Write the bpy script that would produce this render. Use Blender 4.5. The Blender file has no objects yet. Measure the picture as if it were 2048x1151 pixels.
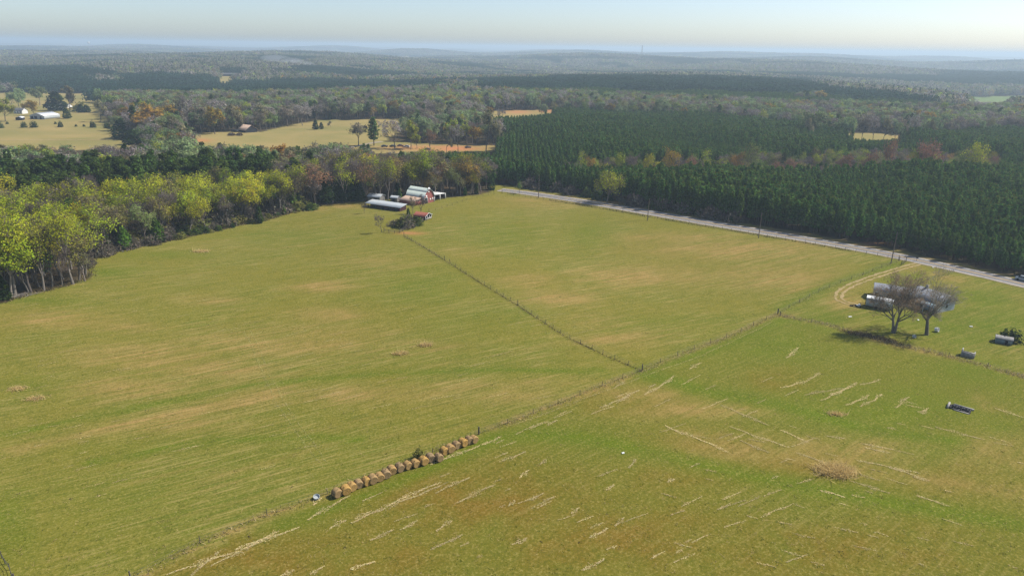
import bpy, math, random
import numpy as np
from mathutils import Vector, Matrix
R = math.radians
rng = np.random.default_rng(7)
random.seed(7)
scn = bpy.context.scene
COL = scn.collection

# ------------------------------------------------------------------ camera
CAMZ = 65.0
FPX = 1365.0
TH, PH = R(19.43), R(0.81)
_r0 = np.array([1, 0, 0.]); _u0 = np.array([0, math.sin(TH), math.cos(TH)])
FW = np.array([0, math.cos(TH), -math.sin(TH)])
RT = _r0*math.cos(PH)+_u0*math.sin(PH)
UP = _u0*math.cos(PH)-_r0*math.sin(PH)
cam_d = bpy.data.cameras.new('camera'); cam = bpy.data.objects.new('camera', cam_d); COL.objects.link(cam)
cam_d.sensor_width = 36; cam_d.lens = FPX/2048*36
cam_d.clip_start = 0.5; cam_d.clip_end = 90000
M = Matrix.Identity(4)
for i in range(3):
    M[i][0] = RT[i]; M[i][1] = UP[i]; M[i][2] = -FW[i]
M[0][3], M[1][3], M[2][3] = 0, 0, CAMZ
cam.matrix_world = M
scn.camera = cam

# ------------------------------------------------------------------ terrain
_w = np.random.default_rng(11)
def _waves(n, lo, hi):
    a = _w.uniform(0, 2*math.pi, n); l = np.exp(_w.uniform(math.log(lo), math.log(hi), n)); p = _w.uniform(0, 2*math.pi, n)
    return np.cos(a)*2*math.pi/l, np.sin(a)*2*math.pi/l, p
W1, W2, W3 = _waves(9, 900, 2600), _waves(8, 2200, 6000), _waves(6, 110, 260)
def _sum(W, x, y):
    s = 0
    for kx, ky, p in zip(*W): s = s+np.sin(kx*x+ky*y+p)
    return s/math.sqrt(len(W[0])/2)
def sstep(a, b, x):
    t = np.clip((x-a)/(b-a), 0, 1); return t*t*(3-2*t)
def hgt(x, y):
    x = np.asarray(x, float); y = np.asarray(y, float)
    d = np.hypot(x, y)
    z = 0.5*_sum(W3, x, y)*sstep(20, 120, d)
    z = z+sstep(650, 1700, d)*(10*_sum(W1, x, y)-6)
    z = z+sstep(1500, 4000, d)*(12*_sum(W2, x, y)-3)
    # a long low ridge that carries the wooded skyline
    t = (x-1100)/1500.; z = z+26*np.exp(-t*t)*np.exp(-((y-6200-.1*x)/900)**2)
    t = (x+900)/800.; z = z+12*np.exp(-t*t)*np.exp(-((y-2300)/350)**2)
    t = (x-900)/700.; z = z+7*np.exp(-t*t)*np.exp(-((y-2600)/350)**2)
    return np.minimum(z, 46)
def H1(x, y): return float(hgt(x, y))
def ray(u, v):
    return RT*((u-1024)/FPX)-UP*((v-575.5)/FPX)+FW
def G(u, v):
    """where the sight line of a photo pixel meets the land"""
    d = ray(u, v); o = np.array([0, 0, CAMZ])
    if d[2] > -0.004: d = d.copy(); d[2] = -0.004
    t = CAMZ/-d[2]
    for _ in range(25):
        p = o+d*t; t = 0.5*t+0.5*(CAMZ-H1(p[0], p[1]))/-d[2]
    p = o+d*t
    return np.array([p[0], p[1], H1(p[0], p[1])])
def P(x, y, z):
    """points -> photo pixels"""
    q = np.stack([x, y, z-CAMZ], -1)
    a = q@RT; b = q@UP; c = np.maximum(q@FW, 1e-3)
    return 1024+FPX*a/c, 575.5-FPX*b/c
def MPP(u, v):
    p = G(u, v); return float(np.linalg.norm(p-np.array([0, 0, CAMZ])))/FPX
def inpoly(u, v, poly):
    u = np.asarray(u, float); v = np.asarray(v, float); c = np.zeros(u.shape, bool)
    n = len(poly)
    for i in range(n):
        x1, y1 = poly[i]; x2, y2 = poly[(i+1) % n]
        if y1 == y2: continue
        k = ((y1 > v) != (y2 > v)) & (u < (x2-x1)*(v-y1)/(y2-y1)+x1)
        c ^= k
    return c
def dband(u, v, pts, asp=3.0):
    """distance to a polyline in pixels, heights counted asp times"""
    best = np.full(np.shape(u), 1e9)
    for (x1, y1), (x2, y2) in zip(pts[:-1], pts[1:]):
        dx, dy = x2-x1, (y2-y1)*asp
        t = np.clip(((u-x1)*dx+(v-y1)*asp*dy)/(dx*dx+dy*dy+1e-9), 0, 1)
        best = np.minimum(best, np.hypot(u-x1-t*dx, (v-y1)*asp-t*dy))
    return best

# ------------------------------------------------------------------ mesh helpers
class MB:
    def __init__(s): s.V = []; s.F = []; s.C = []; s.M = []; s.n = 0
    def add(s, V, F, col=(1, 1, 1), mat=0):
        V = np.asarray(V, float).reshape(-1, 3); F = np.asarray(F, int)
        c = np.asarray(col, float)
        if c.ndim == 1: c = np.tile(c, (len(V), 1))
        s.V.append(V); s.F.append(F+s.n); s.C.append(c); s.M.append(np.full(len(F), mat)); s.n += len(V)
        return s
    def box(s, c, d, rz=0, col=(1, 1, 1), mat=0):
        d = np.array(d)/2; V = np.array([[x, y, z] for z in (-1, 1) for y in (-1, 1) for x in (-1, 1)], float)*d
        ca, sa = math.cos(rz), math.sin(rz)
        V = np.stack([V[:, 0]*ca-V[:, 1]*sa, V[:, 0]*sa+V[:, 1]*ca, V[:, 2]], -1)+np.array(c)
        return s.add(V, [[0, 2, 3, 1], [4, 5, 7, 6], [0, 1, 5, 4], [2, 6, 7, 3], [0, 4, 6, 2], [1, 3, 7, 5]], col, mat)
    def tube(s, p0, p1, r0, r1, k=5, col=(1, 1, 1), mat=0, cap=True):
        p0 = np.array(p0, float); p1 = np.array(p1, float); d = p1-p0; d /= np.linalg.norm(d)+1e-9
        a = np.cross(d, [0, 0, 1.] if abs(d[2]) < .9 else [1., 0, 0]); a /= np.linalg.norm(a); b = np.cross(d, a)
        t = np.arange(k)*2*math.pi/k; ring = np.cos(t)[:, None]*a+np.sin(t)[:, None]*b
        V = np.concatenate([p0+ring*r0, p1+ring*r1])
        i = np.arange(k); j = (i+1) % k
        s.add(V, np.stack([i, j, j+k, i+k], -1), col, mat)
        if cap and k >= 5: s.add(p1+ring*r1, [list(range(k))], col, mat)
        return s
    def prism(s, prof, x0, x1, col=(1, 1, 1), mat=0, closed=True):
        """profile of (y,z) pulled along x"""
        n = len(prof); a = np.array([[x0, y, z] for y, z in prof]); b = np.array([[x1, y, z] for y, z in prof])
        i = np.arange(n if closed else n-1); j = (i+1) % n
        s.add(np.concatenate([a, b]), np.stack([i, j, j+n, i+n], -1), col, mat)
        if closed:
            s.add(a, [list(range(n))[::-1]], col, mat); s.add(b, [list(range(n))], col, mat)
        return s
    def mesh(s, name, mats, smooth=False):
        me = bpy.data.meshes.new(name)
        V = np.concatenate(s.V); me.vertices.add(len(V)); me.vertices.foreach_set('co', V.astype(np.float32).ravel())
        loops = np.concatenate([f.ravel() for f in s.F]); tot = np.concatenate([np.full(len(f), f.shape[1]) for f in s.F])
        me.loops.add(len(loops)); me.loops.foreach_set('vertex_index', loops.astype(np.int32))
        me.polygons.add(len(tot)); st = np.concatenate([[0], np.cumsum(tot)[:-1]])
        me.polygons.foreach_set('loop_start', st.astype(np.int32))
        me.polygons.foreach_set('material_index', np.concatenate(s.M).astype(np.int32))
        if smooth: me.polygons.foreach_set('use_smooth', np.ones(len(tot), bool))
        at = me.color_attributes.new('col', 'FLOAT_COLOR', 'POINT')
        C = np.concatenate(s.C); C = np.concatenate([C, np.ones((len(C), 1))], 1)
        at.data.foreach_set('color', C.astype(np.float32).ravel())
        for m in (mats if isinstance(mats, (list, tuple)) else [mats]): me.materials.append(m)
        me.update(calc_edges=True); me.validate()
        return me
def link(name, me, parent=None, loc=None, rz=0):
    o = bpy.data.objects.new(name, me); COL.objects.link(o)
    if parent is not None: o.parent = parent
    if loc is not None: o.location = loc
    if rz: o.rotation_euler = (0, 0, rz)
    return o
def tag(o, label=None, cat=None, group=None, kind=None):
    if label: o['label'] = label
    if cat: o['category'] = cat
    if group: o['group'] = group
    if kind: o['kind'] = kind
    return o
def thing(name, loc, rz, label, cat, group=None):
    o = link(name, None, None, loc, rz); o.empty_display_size = .5
    return tag(o, label, cat, group)
def rot2(a, x, y): return x*math.cos(a)-y*math.sin(a), x*math.sin(a)+y*math.cos(a)

# ------------------------------------------------------------------ materials
def newmat(name):
    m = bpy.data.materials.new(name); m.use_nodes = True; nt = m.node_tree; nt.nodes.clear()
    return m, nt, nt.nodes, nt.links
def N(nt, t, **kw):
    n = nt.nodes.new(t)
    for k, v in kw.items(): setattr(n, k, v)
    return n
def mathn(nt, op, a, b=None, c=None, clamp=False):
    n = N(nt, 'ShaderNodeMath', operation=op, use_clamp=clamp)
    for i, q in enumerate((a, b, c)):
        if q is None: continue
        if hasattr(q, 'is_linked'): nt.links.new(q, n.inputs[i])
        else: n.inputs[i].default_value = q
    return n.outputs[0]
def mixc(nt, f, a, b, bt='MIX'):
    n = N(nt, 'ShaderNodeMix', data_type='RGBA', blend_type=bt); n.clamp_factor = True
    for i, q in ((0, f), (6, a), (7, b)):
        if hasattr(q, 'is_linked'): nt.links.new(q, n.inputs[i])
        elif i == 0: n.inputs[0].default_value = q
        else: n.inputs[i].default_value = (*q[:3], 1)
    return n.outputs[2]
def noise(nt, vec, scale, detail=4, rough=.55, dist=0):
    n = N(nt, 'ShaderNodeTexNoise'); n.inputs['Scale'].default_value = scale; n.inputs['Detail'].default_value = detail
    n.inputs['Roughness'].default_value = rough; n.inputs['Distortion'].default_value = dist
    if vec is not None: nt.links.new(vec, n.inputs['Vector'])
    return n.outputs['Fac']
def ramp(nt, f, a, b, lo=0., hi=1.):
    n = N(nt, 'ShaderNodeMapRange'); nt.links.new(f, n.inputs[0])
    for i, q in enumerate((a, b, lo, hi)): n.inputs[i+1].default_value = q
    return n.outputs[0]
def mapping(nt, vec, rz=0, sc=(1, 1, 1)):
    if rz:
        n = N(nt, 'ShaderNodeMapping'); nt.links.new(vec, n.inputs['Vector']); n.inputs['Rotation'].default_value = (0, 0, rz); vec = n.outputs[0]
    n = N(nt, 'ShaderNodeMapping'); nt.links.new(vec, n.inputs['Vector']); n.inputs['Scale'].default_value = sc
    return n.outputs[0]
def foliage_mat(name, transl=.38, vary=True):
    m, nt, ns, ls = newmat(name)
    out = N(nt, 'ShaderNodeOutputMaterial'); at = N(nt, 'ShaderNodeAttribute', attribute_name='col')
    oi = N(nt, 'ShaderNodeObjectInfo')
    br = ramp(nt, oi.outputs['Random'], 0, 1, .72 if vary else 1., 1.26 if vary else 1.)
    hue = N(nt, 'ShaderNodeHueSaturation'); ls.new(at.outputs['Color'], hue.inputs['Color'])
    r2 = mathn(nt, 'FRACT', mathn(nt, 'MULTIPLY', oi.outputs['Random'], 17.31))
    ls.new(ramp(nt, r2, 0, 1, .482 if vary else .5, .515 if vary else .5), hue.inputs['Hue']); ls.new(br, hue.inputs['Value'])
    d = N(nt, 'ShaderNodeBsdfDiffuse'); ls.new(hue.outputs[0], d.inputs[0])
    if transl:
        t = N(nt, 'ShaderNodeBsdfTranslucent'); ls.new(hue.outputs[0], t.inputs[0])
        x = N(nt, 'ShaderNodeMixShader'); x.inputs[0].default_value = transl
        ls.new(d.outputs[0], x.inputs[1]); ls.new(t.outputs[0], x.inputs[2]); ls.new(x.outputs[0], out.inputs[0])
    else: ls.new(d.outputs[0], out.inputs[0])
    return m
M_LEAF = foliage_mat('leaf'); M_BARK = foliage_mat('bark', 0)
def solid(name, c, rough=.8, metal=0, var=.25, sc=3., c2=None, stretch=(1, 1, 1), bump=0):
    m, nt, ns, ls = newmat(name); out = N(nt, 'ShaderNodeOutputMaterial'); b = N(nt, 'ShaderNodeBsdfPrincipled')
    tc = N(nt, 'ShaderNodeTexCoord'); v = mapping(nt, tc.outputs['Object'], 0, stretch)
    f = noise(nt, v, sc, 5, .65)
    c2 = c2 or tuple(q*(1-var) for q in c)
    k = mixc(nt, ramp(nt, f, .35, .68), c, c2)
    ls.new(k, b.inputs['Base Color']); b.inputs['Roughness'].default_value = rough; b.inputs['Metallic'].default_value = metal
    b.inputs['Specular IOR Level'].default_value = .3
    if bump:
        bn = N(nt, 'ShaderNodeBump'); bn.inputs['Strength'].default_value = bump; ls.new(f, bn.inputs['Height']); ls.new(bn.outputs[0], b.inputs['Normal'])
    ls.new(b.outputs[0], out.inputs[0])
    return m
def seamed(name, c, c2, pitch=.6, rough=.45, metal=.0, axis=0, rust=(.25, .12, .06), ramt=.6):
    """standing-seam or corrugated sheet: ribs across, streaks down the fall, rust in blotches"""
    m, nt, ns, ls = newmat(name); out = N(nt, 'ShaderNodeOutputMaterial'); b = N(nt, 'ShaderNodeBsdfPrincipled')
    tc = N(nt, 'ShaderNodeTexCoord'); sp = N(nt, 'ShaderNodeSeparateXYZ'); ls.new(tc.outputs['Object'], sp.inputs[0])
    x = mathn(nt, 'FRACT', mathn(nt, 'DIVIDE', sp.outputs[axis], pitch))
    rib = mathn(nt, 'LESS_THAN', x, .12)
    st = [.25, .25, .25]; st[axis] = 2.5
    f = noise(nt, mapping(nt, tc.outputs['Object'], 0, tuple(st)), 1.5, 5, .6)
    k = mixc(nt, ramp(nt, f, .3, .7), c, c2)
    g = noise(nt, tc.outputs['Object'], .35, 5, .7)
    k = mixc(nt, mathn(nt, 'MULTIPLY', ramp(nt, g, .56, .66), ramt), k, rust)
    k = mixc(nt, mathn(nt, 'MULTIPLY', rib, .35), k, tuple(q*.55 for q in c))
    ls.new(k, b.inputs['Base Color']); b.inputs['Roughness'].default_value = rough; b.inputs['Metallic'].default_value = metal
    ls.new(b.outputs[0], out.inputs[0]); return m
SKY_S, SUN_S, EXPO, HAZE_D = .115, 4.6, .5, .00021
# ------------------------------------------------------------------ land cover, read off the ground of the photo
ROADC = [(1000, 379.5), (1050, 385), (1100, 392.5), (1150, 400), (1200, 408.5), (1300, 426), (1400, 443), (1500, 459.5), (1600, 476), (1700, 493.5), (1800, 512.5), (1900, 534.5), (1960, 548), (2048, 568), (2130, 588)]
EDGE = [(-120, 640), (0, 606), (60, 588), (120, 574), (178, 556), (172, 530), (190, 514), (240, 497), (320, 484), (400, 468), (480, 450), (540, 438), (600, 419), (650, 409), (700, 404), (735, 402), (800, 398), (880, 396), (945, 391), (990, 383)]
PASTURE = EDGE+[(1000, 386)]+[(u, v+6) for u, v in ROADC]+[(2700, 740), (4600, 1200), (4600, 1400), (-600, 1400), (-600, 700)]
F1 = [(-400, 300), (300, 300), (262, 268), (225, 244), (200, 222), (212, 187), (-400, 182)]
F2 = [(380, 300), (372, 268), (480, 262), (520, 264), (570, 252), (640, 240), (790, 238), (880, 246), (800, 262), (765, 286), (690, 293), (560, 302)]
F3 = [(690, 298), (760, 283), (1005, 291), (985, 305), (740, 308)]
F4 = [(950, 238), (962, 222), (1120, 219), (1128, 227), (1040, 236)]
F5 = [(1670, 267), (1760, 265), (1880, 278), (1700, 282)]
F6 = [(423, 153), (492, 150), (488, 165), (442, 167)]
F7 = [(1885, 195), (2100, 190), (2100, 205), (1895, 204)]
F9 = [(776, 114), (830, 112), (848, 121), (800, 123)]; F10 = [(1468, 151), (1512, 149), (1516, 155), (1478, 157)]; F11 = [(985, 119), (1030, 117), (1040, 123), (1000, 124)]
F8 = [(1690, 204), (1745, 202), (1750, 212), (1700, 214)]
FIELDS = [F1, F2, F3, F4, F5, F6, F7, F8, F9, F10, F11]
CLEAR = [[(-50, 286), (200, 288), (300, 286), (262, 262), (225, 240), (200, 215), (212, 190), (-50, 190)],
         [(380, 282), (385, 262), (530, 262), (640, 242), (790, 240), (830, 246), (760, 284), (640, 284), (560, 286)],
         [(735, 293), (760, 286), (1000, 292), (985, 302), (740, 303)],
         [(960, 224), (1115, 221), (1110, 226), (1040, 231), (970, 233)],
         [(1688, 273), (1715, 269), (1745, 270), (1790, 269.5), (1830, 273), (1868, 277.5), (1790, 277), (1750, 278), (1712, 276.5)],
         [(428, 154), (488, 152), (484, 163), (446, 165)], [(1900, 196), (2060, 192), (2060, 203), (1905, 203)]]
ROAD_UP = [(u, v-6) for u, v in ROADC]
PLANT = [(960, 377)]+ROAD_UP+[(2300, 600), (2300, 255), (2048, 272), (1880, 281), (1700, 284), (1560, 262), (1400, 246), (1250, 238), (1130, 233), (1040, 240), (985, 254), (1010, 290), (985, 309), (740, 311), (720, 322), (860, 340), (920, 372)]
STRIP = [(1135, 346), (1330, 344), (1560, 332), (1760, 322), (1990, 330), (2010, 366), (1760, 368), (1560, 372), (1330, 374), (1135, 366)]
PINEBAND = [(-300, 392), (200, 390), (420, 382), (545, 378), (575, 390), (520, 402), (380, 420), (180, 436), (-300, 448)]
PINE3 = [(-300, 142), (190, 142), (212, 186), (-300, 183)]
PINE4 = [(925, 176), (1100, 166), (1380, 164), (1640, 168), (1640, 196), (1580, 212), (1350, 214), (1180, 205), (950, 196)]
PINE5 = [(1870, 146), (2300, 140), (2300, 176), (1890, 172)]
PINE6 = [(600, 138), (760, 150), (900, 160), (720, 168), (560, 152)]
W4 = _waves(7, 180, 600)
W5 = _waves(7, 500, 1500)
def cover(x, y):
    """0 open, 1 plantation pine, 2 hardwood, 3 tall pine, 4 field far off"""
    z = hgt(x, y); u, v = P(x, y, z); d = np.hypot(x, y)
    c = np.full(np.shape(x), 2)
    farp = (.6*_sum(W4, x, y)+_sum(W5, x, y)) > .55
    c[(d > 850) & farp] = 1
    farf = (_sum(W5, x+900, y-300)*.7+_sum(W4, x-500, y)) > 2.15
    c[(d > 1700) & farf] = 4
    for q in (PINE4, PINE5, PINE6): c[inpoly(u, v, q)] = 1
    c[inpoly(u, v, PINE3)] = 3
    c[inpoly(u, v, PLANT)] = 1
    c[inpoly(u, v, STRIP)] = 2
    c[inpoly(u, v, PINEBAND)] = 3
    for q in FIELDS: c[inpoly(u, v, q)] = 4
    c[inpoly(u, v, PASTURE)] = 0
    c[(dband(u, v, ROADC, 2) < 22)] = 0
    c[(dband(u, v, [(1208, 405), (1222, 412)], 2) < 26)] = 0
    c[(d < 180)] = 0
    return c, u, v

# ------------------------------------------------------------------ ground sheet
def ground():
    th = np.concatenate([np.arange(-62, 62.01, .32), np.arange(66, 297, 5.5)]); th = np.radians(th)
    r = [4.]
    while r[-1] < 30000:
        s = 1.8 if r[-1] < 380 else r[-1]*.0075 if r[-1] < 1500 else r[-1]*.013
        r.append(r[-1]+s)
    r = np.array(r); nt_, nr = len(th), len(r)
    RR, TT = np.meshgrid(r, th, indexing='ij')
    x = (RR*np.sin(TT)).ravel(); y = (RR*np.cos(TT)).ravel(); z = hgt(x, y)
    c, u, v = cover(x, y)
    front = (y > 2)
    u = np.where(front, u, 1024); v = np.where(front, v, 3000)
    g = lambda U, V, ru, rv, s=1: s*np.exp(-((u-U)/ru)**2-((v-V)/rv)**2)
    bnd = lambda pts, w, s=1, asp=3: s*np.exp(-(dband(u, v, pts, asp)/w)**2)
    tan = np.zeros(len(x)); lush = np.zeros(len(x)); rust = np.zeros(len(x)); clay = np.zeros(len(x))
    for a in [(640, 573, 55, 9, .6), (655, 628, 60, 12, .6), (400, 600, 60, 8, .4), (110, 640, 110, 14, .6), (250, 655, 60, 10, .5), (560, 690, 160, 22, .5), (300, 712, 140, 22, .5), (250, 775, 100, 20, .5),
              (400, 735, 120, 20, .4), (640, 665, 120, 15, .45), (860, 690, 60, 10, .3), (700, 790, 260, 16, .45), (1040, 790, 120, 16, .35), (330, 850, 130, 16, .35),
              (1120, 595, 70, 18, .55), (1060, 560, 60, 14, .45), (1290, 552, 130, 22, .55), (1460, 500, 170, 18, .6), (1330, 475, 110, 9, .5), (1610, 482, 90, 9, .4), (1600, 560, 140, 22, .5), (1500, 545, 80, 15, .4), (1240, 680, 80, 14, .45),
              (1190, 640, 60, 14, .35), (1080, 400, 80, 7, .5), (690, 412, 40, 5, .9), (640, 418, 30, 5, .6), (1100, 410, 100, 8, .35), (760, 520, 60, 12, .25), (940, 505, 40, 10, .35),
              (1300, 790, 90, 16, .5), (1400, 820, 130, 16, .55), (1700, 900, 160, 30, .5), (2000, 905, 90, 40, .35), (1960, 800, 14, 9, .9), (1985, 815, 22, 6, .6), (1700, 655, 30, 7, .5), (1690, 605, 35, 14, .8), (1930, 572, 60, 5, .5), (1500, 900, 160, 24, .4)]:
        tan = np.maximum(tan, g(a[0], a[1], a[2]*1.15, a[3]*1.1, min(1, a[4]*1.45)))
    tan = np.maximum(tan, bnd([(1830, 532), (1740, 556), (1690, 576), (1668, 598), (1690, 612)], 14, .75, 2))
    tan = np.maximum(tan, bnd([(30, 902), (160, 872), (330, 830), (560, 792)], 22, .9))
    tan = np.maximum(tan, bnd([(560, 792), (900, 770), (1180, 765)], 30, .4))
    tan = np.maximum(tan, bnd([(1380, 868), (1700, 935), (2048, 985)], 45, .5))
    tan = np.maximum(tan, bnd([(1870, 550), (1960, 575), (2060, 600)], 18, .8))
    for a in [(90, 600, 90, 10, .7), (220, 545, 60, 12, .8), (330, 510, 120, 10, .5), (1000, 470, 90, 30, .5), (1180, 470, 50, 30, .6), (840, 570, 90, 40, .45), (960, 640, 120, 30, .3), (560, 470, 140, 12, .4), (1290, 640, 120, 12, .35),
              (60, 770, 80, 25, .4), (300, 900, 250, 25, .3), (1950, 650, 150, 50, .9), (1980, 590, 90, 30, .9), (1800, 560, 60, 18, .7), (1660, 640, 60, 30, .8), (1850, 640, 120, 35, .7), (1950, 740, 120, 40, .75), (1800, 820, 200, 60, .7), (1560, 690, 120, 40, .6), (2000, 850, 60, 25, .6),
              (20, 1050, 60, 80, .7), (200, 1020, 300, 70, .25), (1850, 900, 80, 20, .6), (1600, 800, 120, 25, .5)]:
        lush = np.maximum(lush, g(*a))
    lush = np.maximum(lush, bnd([(560, 1050), (700, 1003), (960, 893), (1000, 872)], 26, .9))
    lush = np.maximum(lush, bnd([(960, 878), (1080, 868), (1200, 880), (1350, 915), (1500, 950), (1700, 990), (2048, 1050)], 45, .9))
    lush = np.maximum(lush, bnd([(1290, 745), (1400, 780), (1520, 800), (1640, 830), (1750, 862), (1900, 880)], 36, 1))
    tan = np.maximum(tan, bnd([(957, 866), (1050, 832), (1130, 801), (1210, 769), (1284, 741)], 9, .95, 2.)); tan = np.maximum(tan, bnd([(262, 1160), (520, 1036), (672, 981)], 10, .6, 2.)); tan = np.maximum(tan, bnd([(1284, 741), (1470, 668), (1555, 628), (1650, 577), (1730, 548)], 8, .95, 2.)); tan = np.maximum(tan, bnd([(1560, 631), (1640, 646), (1700, 663), (1790, 689), (1935, 722), (2060, 757)], 9, .9, 2.))
    lush = np.maximum(lush, bnd([(1290, 740), (1480, 680), (1560, 640), (1640, 640)], 30, .8))
    lush = np.maximum(lush, bnd([(1570, 618), (1660, 570), (1790, 528)], 26, .9))
    lush = np.maximum(lush, bnd([(0, 870), (220, 826), (500, 770), (760, 745), (1000, 738), (1200, 742)], 15, .95))
    lush = np.maximum(lush, bnd([(180, 925), (420, 880), (640, 872), (720, 880)], 20, .9))
    bottom = [(270, 1160), (672, 988), (957, 870), (1285, 740), (1555, 632), (1700, 668), (1930, 722), (2300, 800), (2600, 1500), (100, 1500)]
    bw = inpoly(u, v, bottom).astype(float)
    for a in [(950, 1000, 260, 70, .8), (600, 1120, 300, 50, .8), (1250, 1080, 300, 60, .7), (1650, 1100, 300, 60, .6), (1450, 890, 130, 28, .6), (1600, 930, 160, 25, .6), (1900, 960, 120, 30, .4), (1230, 800, 120, 25, .4), (1560, 760, 60, 25, .5), (1350, 960, 150, 40, .4)]:
        rust = np.maximum(rust, g(a[0], a[1], a[2]*1.2, a[3]*1.2, min(1, a[4]*1.3))*bw)
    for a in [(905, 297, 60, 6, 1), (850, 296, 80, 6, .7), (1095, 222, 20, 3, .9), (1035, 224, 30, 4, .7), (402, 281, 22, 4, .7), (820, 466, 26, 3, .8), (1745, 487, 25, 3, .5), (1238, 404, 18, 3, .5)]:
        clay = np.maximum(clay, g(*a))
    forest = ((c == 1) | (c == 2) | (c == 3)).astype(float)
    verge = bnd([(1050, 384), (1300, 419), (1700, 486), (2048, 558)], 9, 1, 2.)
    far = (c == 4).astype(float)
    green = np.zeros(len(x))
    for q in (F7, F8): green[inpoly(u, v, q)] = 1
    mb = MB()
    i, j = np.meshgrid(np.arange(nr-1), np.arange(nt_), indexing='ij'); i = i.ravel(); j = j.ravel(); k = (j+1) % nt_
    mb.add(np.stack([x, y, z], -1), np.stack([i*nt_+j, i*nt_+k, (i+1)*nt_+k, (i+1)*nt_+j], -1)[:, ::-1])
    V0 = np.arange(nt_)
    mb.add(np.concatenate([np.stack([x, y, z], -1)[:nt_], [[0, 0, H1(0, 0)]]]), np.stack([V0, (V0+1) % nt_, np.full(nt_, nt_)], -1))
    me = mb.mesh('ground', M_GROUND, True)
    pad = lambda a: np.concatenate([a, a[:nt_], a[:1]])
    for nm, arr in (('cova', (tan, lush, forest)), ('covb', (rust, clay, far)), ('covc', (bw, verge, green))):
        at = me.color_attributes.new(nm, 'FLOAT_COLOR', 'POINT')
        A = np.stack([pad(np.clip(q, 0, 1)) for q in arr]+[np.ones(len(x)+nt_+1)], -1)
        at.data.foreach_set('color', A.astype(np.float32).ravel())
    o = link('ground', me); tag(o, 'wide mown pasture land running out to wooded hills', None, None, 'structure')
    return o
def dirang(a, b):
    p, q = G(*a), G(*b); return math.atan2(q[1]-p[1], q[0]-p[0])
ANG_C = dirang((300, 1140), (950, 872))
ANG_A = dirang((100, 880), (900, 700))
ANG_D = dirang((1380, 868), (1800, 955))
def ground_mat():
    m, nt, ns, ls = newmat('pasture'); out = N(nt, 'ShaderNodeOutputMaterial'); b = N(nt, 'ShaderNodeBsdfDiffuse')
    geo = N(nt, 'ShaderNodeNewGeometry'); pos = geo.outputs['Position']
    sep = lambda nm: (lambda s: (ls.new(N(nt, 'ShaderNodeAttribute', attribute_name=nm).outputs['Color'], s.inputs[0]), s.outputs)[1])(N(nt, 'ShaderNodeSeparateColor'))
    tan, lush, forest = sep('cova'); rust, clay, far = sep('covb'); bw, verge, green = sep('covc')
    big = noise(nt, pos, .028, 5, .6); mid = noise(nt, pos, .11, 5, .65); fine = noise(nt, pos, 2.5, 4, .8); fin2 = noise(nt, pos, .42, 5, .7)
    sA = noise(nt, mapping(nt, pos, -ANG_A, (.035, .75, 1)), 1., 5, .62, .4)
    sC = noise(nt, mapping(nt, pos, -ANG_C, (.035, .75, 1)), 1., 5, .62, .4)
    st = mixc(nt, bw, sA, sC); stc = N(nt, 'ShaderNodeRGBToBW'); ls.new(st, stc.inputs[0]); st = stc.outputs[0]
    # base sward, dry grass, fresh grass
    base = mixc(nt, ramp(nt, fin2, .3, .7), (.182, .156, .026), (.132, .130, .018))
    base = mixc(nt, mathn(nt, 'MULTIPLY', ramp(nt, big, .42, .62), .75), base, (.112, .134, .018))
    dry = mixc(nt, ramp(nt, fin2, .35, .65), (.30, .200, .068), (.235, .160, .046))
    fresh = mixc(nt, ramp(nt, mid, .3, .7), (.068, .108, .006), (.100, .138, .008))
    rustc = mixc(nt, ramp(nt, fin2, .3, .7), (.175, .104, .017), (.135, .094, .012))
    mul = lambda a, b_: mathn(nt, 'MULTIPLY', a, b_)
    add = lambda a, b_: mathn(nt, 'ADD', a, b_)
    brk = ramp(nt, add(mul(mid, .5), mul(st, .6)), .40, .68)
    ft = mathn(nt, 'MINIMUM', add(mul(tan, add(mul(brk, 1.25), .15)), mul(mathn(nt, 'SUBTRACT', 1., bw), mul(ramp(nt, add(mul(big, .5), mul(st, .5)), .5, .62), .42))), 1.)
    col = mixc(nt, mul(bw, .55), base, (.110, .118, .013))
    col = mixc(nt, mul(rust, ramp(nt, mid, .25, .6)), col, rustc)
    col = mixc(nt, ft, col, dry)
    col = mixc(nt, mul(lush, ramp(nt, mid, .2, .6, .45, 1.)), col, fresh)
    # fine sward: darker tufts, pale blades
    col = mixc(nt, mul(ramp(nt, fine, .48, .37), .6), col, (.062, .075, .010))
    col = mixc(nt, mul(ramp(nt, fine, .54, .63), .48), col, (.33, .265, .085))
    thin = noise(nt, mapping(nt, pos, -ANG_A, (.12, 2.2, 1)), 1., 4, .6, .3); thc = noise(nt, mapping(nt, pos, -ANG_C, (.12, 2.2, 1)), 1., 4, .6, .3)
    tn = N(nt, 'ShaderNodeRGBToBW'); ls.new(mixc(nt, bw, thin, thc), tn.inputs[0])
    col = mixc(nt, mul(ramp(nt, tn.outputs[0], .54, .64), mul(ramp(nt, big, .36, .56), mul(mathn(nt, 'SUBTRACT', 1., mul(lush, .8)), mathn(nt, 'SUBTRACT', .52, mul(bw, .32))))), col, (.33, .25, .09))
    col = mixc(nt, mul(ramp(nt, tn.outputs[0], .46, .34), mathn(nt, 'SUBTRACT', .36, mul(bw, .2))), col, (.060, .078, .012))
    farc = mixc(nt, ramp(nt, noise(nt, pos, .02, 4), .35, .65), (.29, .22, .085), (.20, .18, .060))
    farc = mixc(nt, green, farc, (.14, .19, .06))
    col = mixc(nt, far, col, farc)
    floor = mixc(nt, ramp(nt, mid, .35, .65), (.075, .052, .032), (.045, .040, .020))
    far_t = N(nt, 'ShaderNodeVectorMath', operation='LENGTH'); ls.new(pos, far_t.inputs[0])
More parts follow.
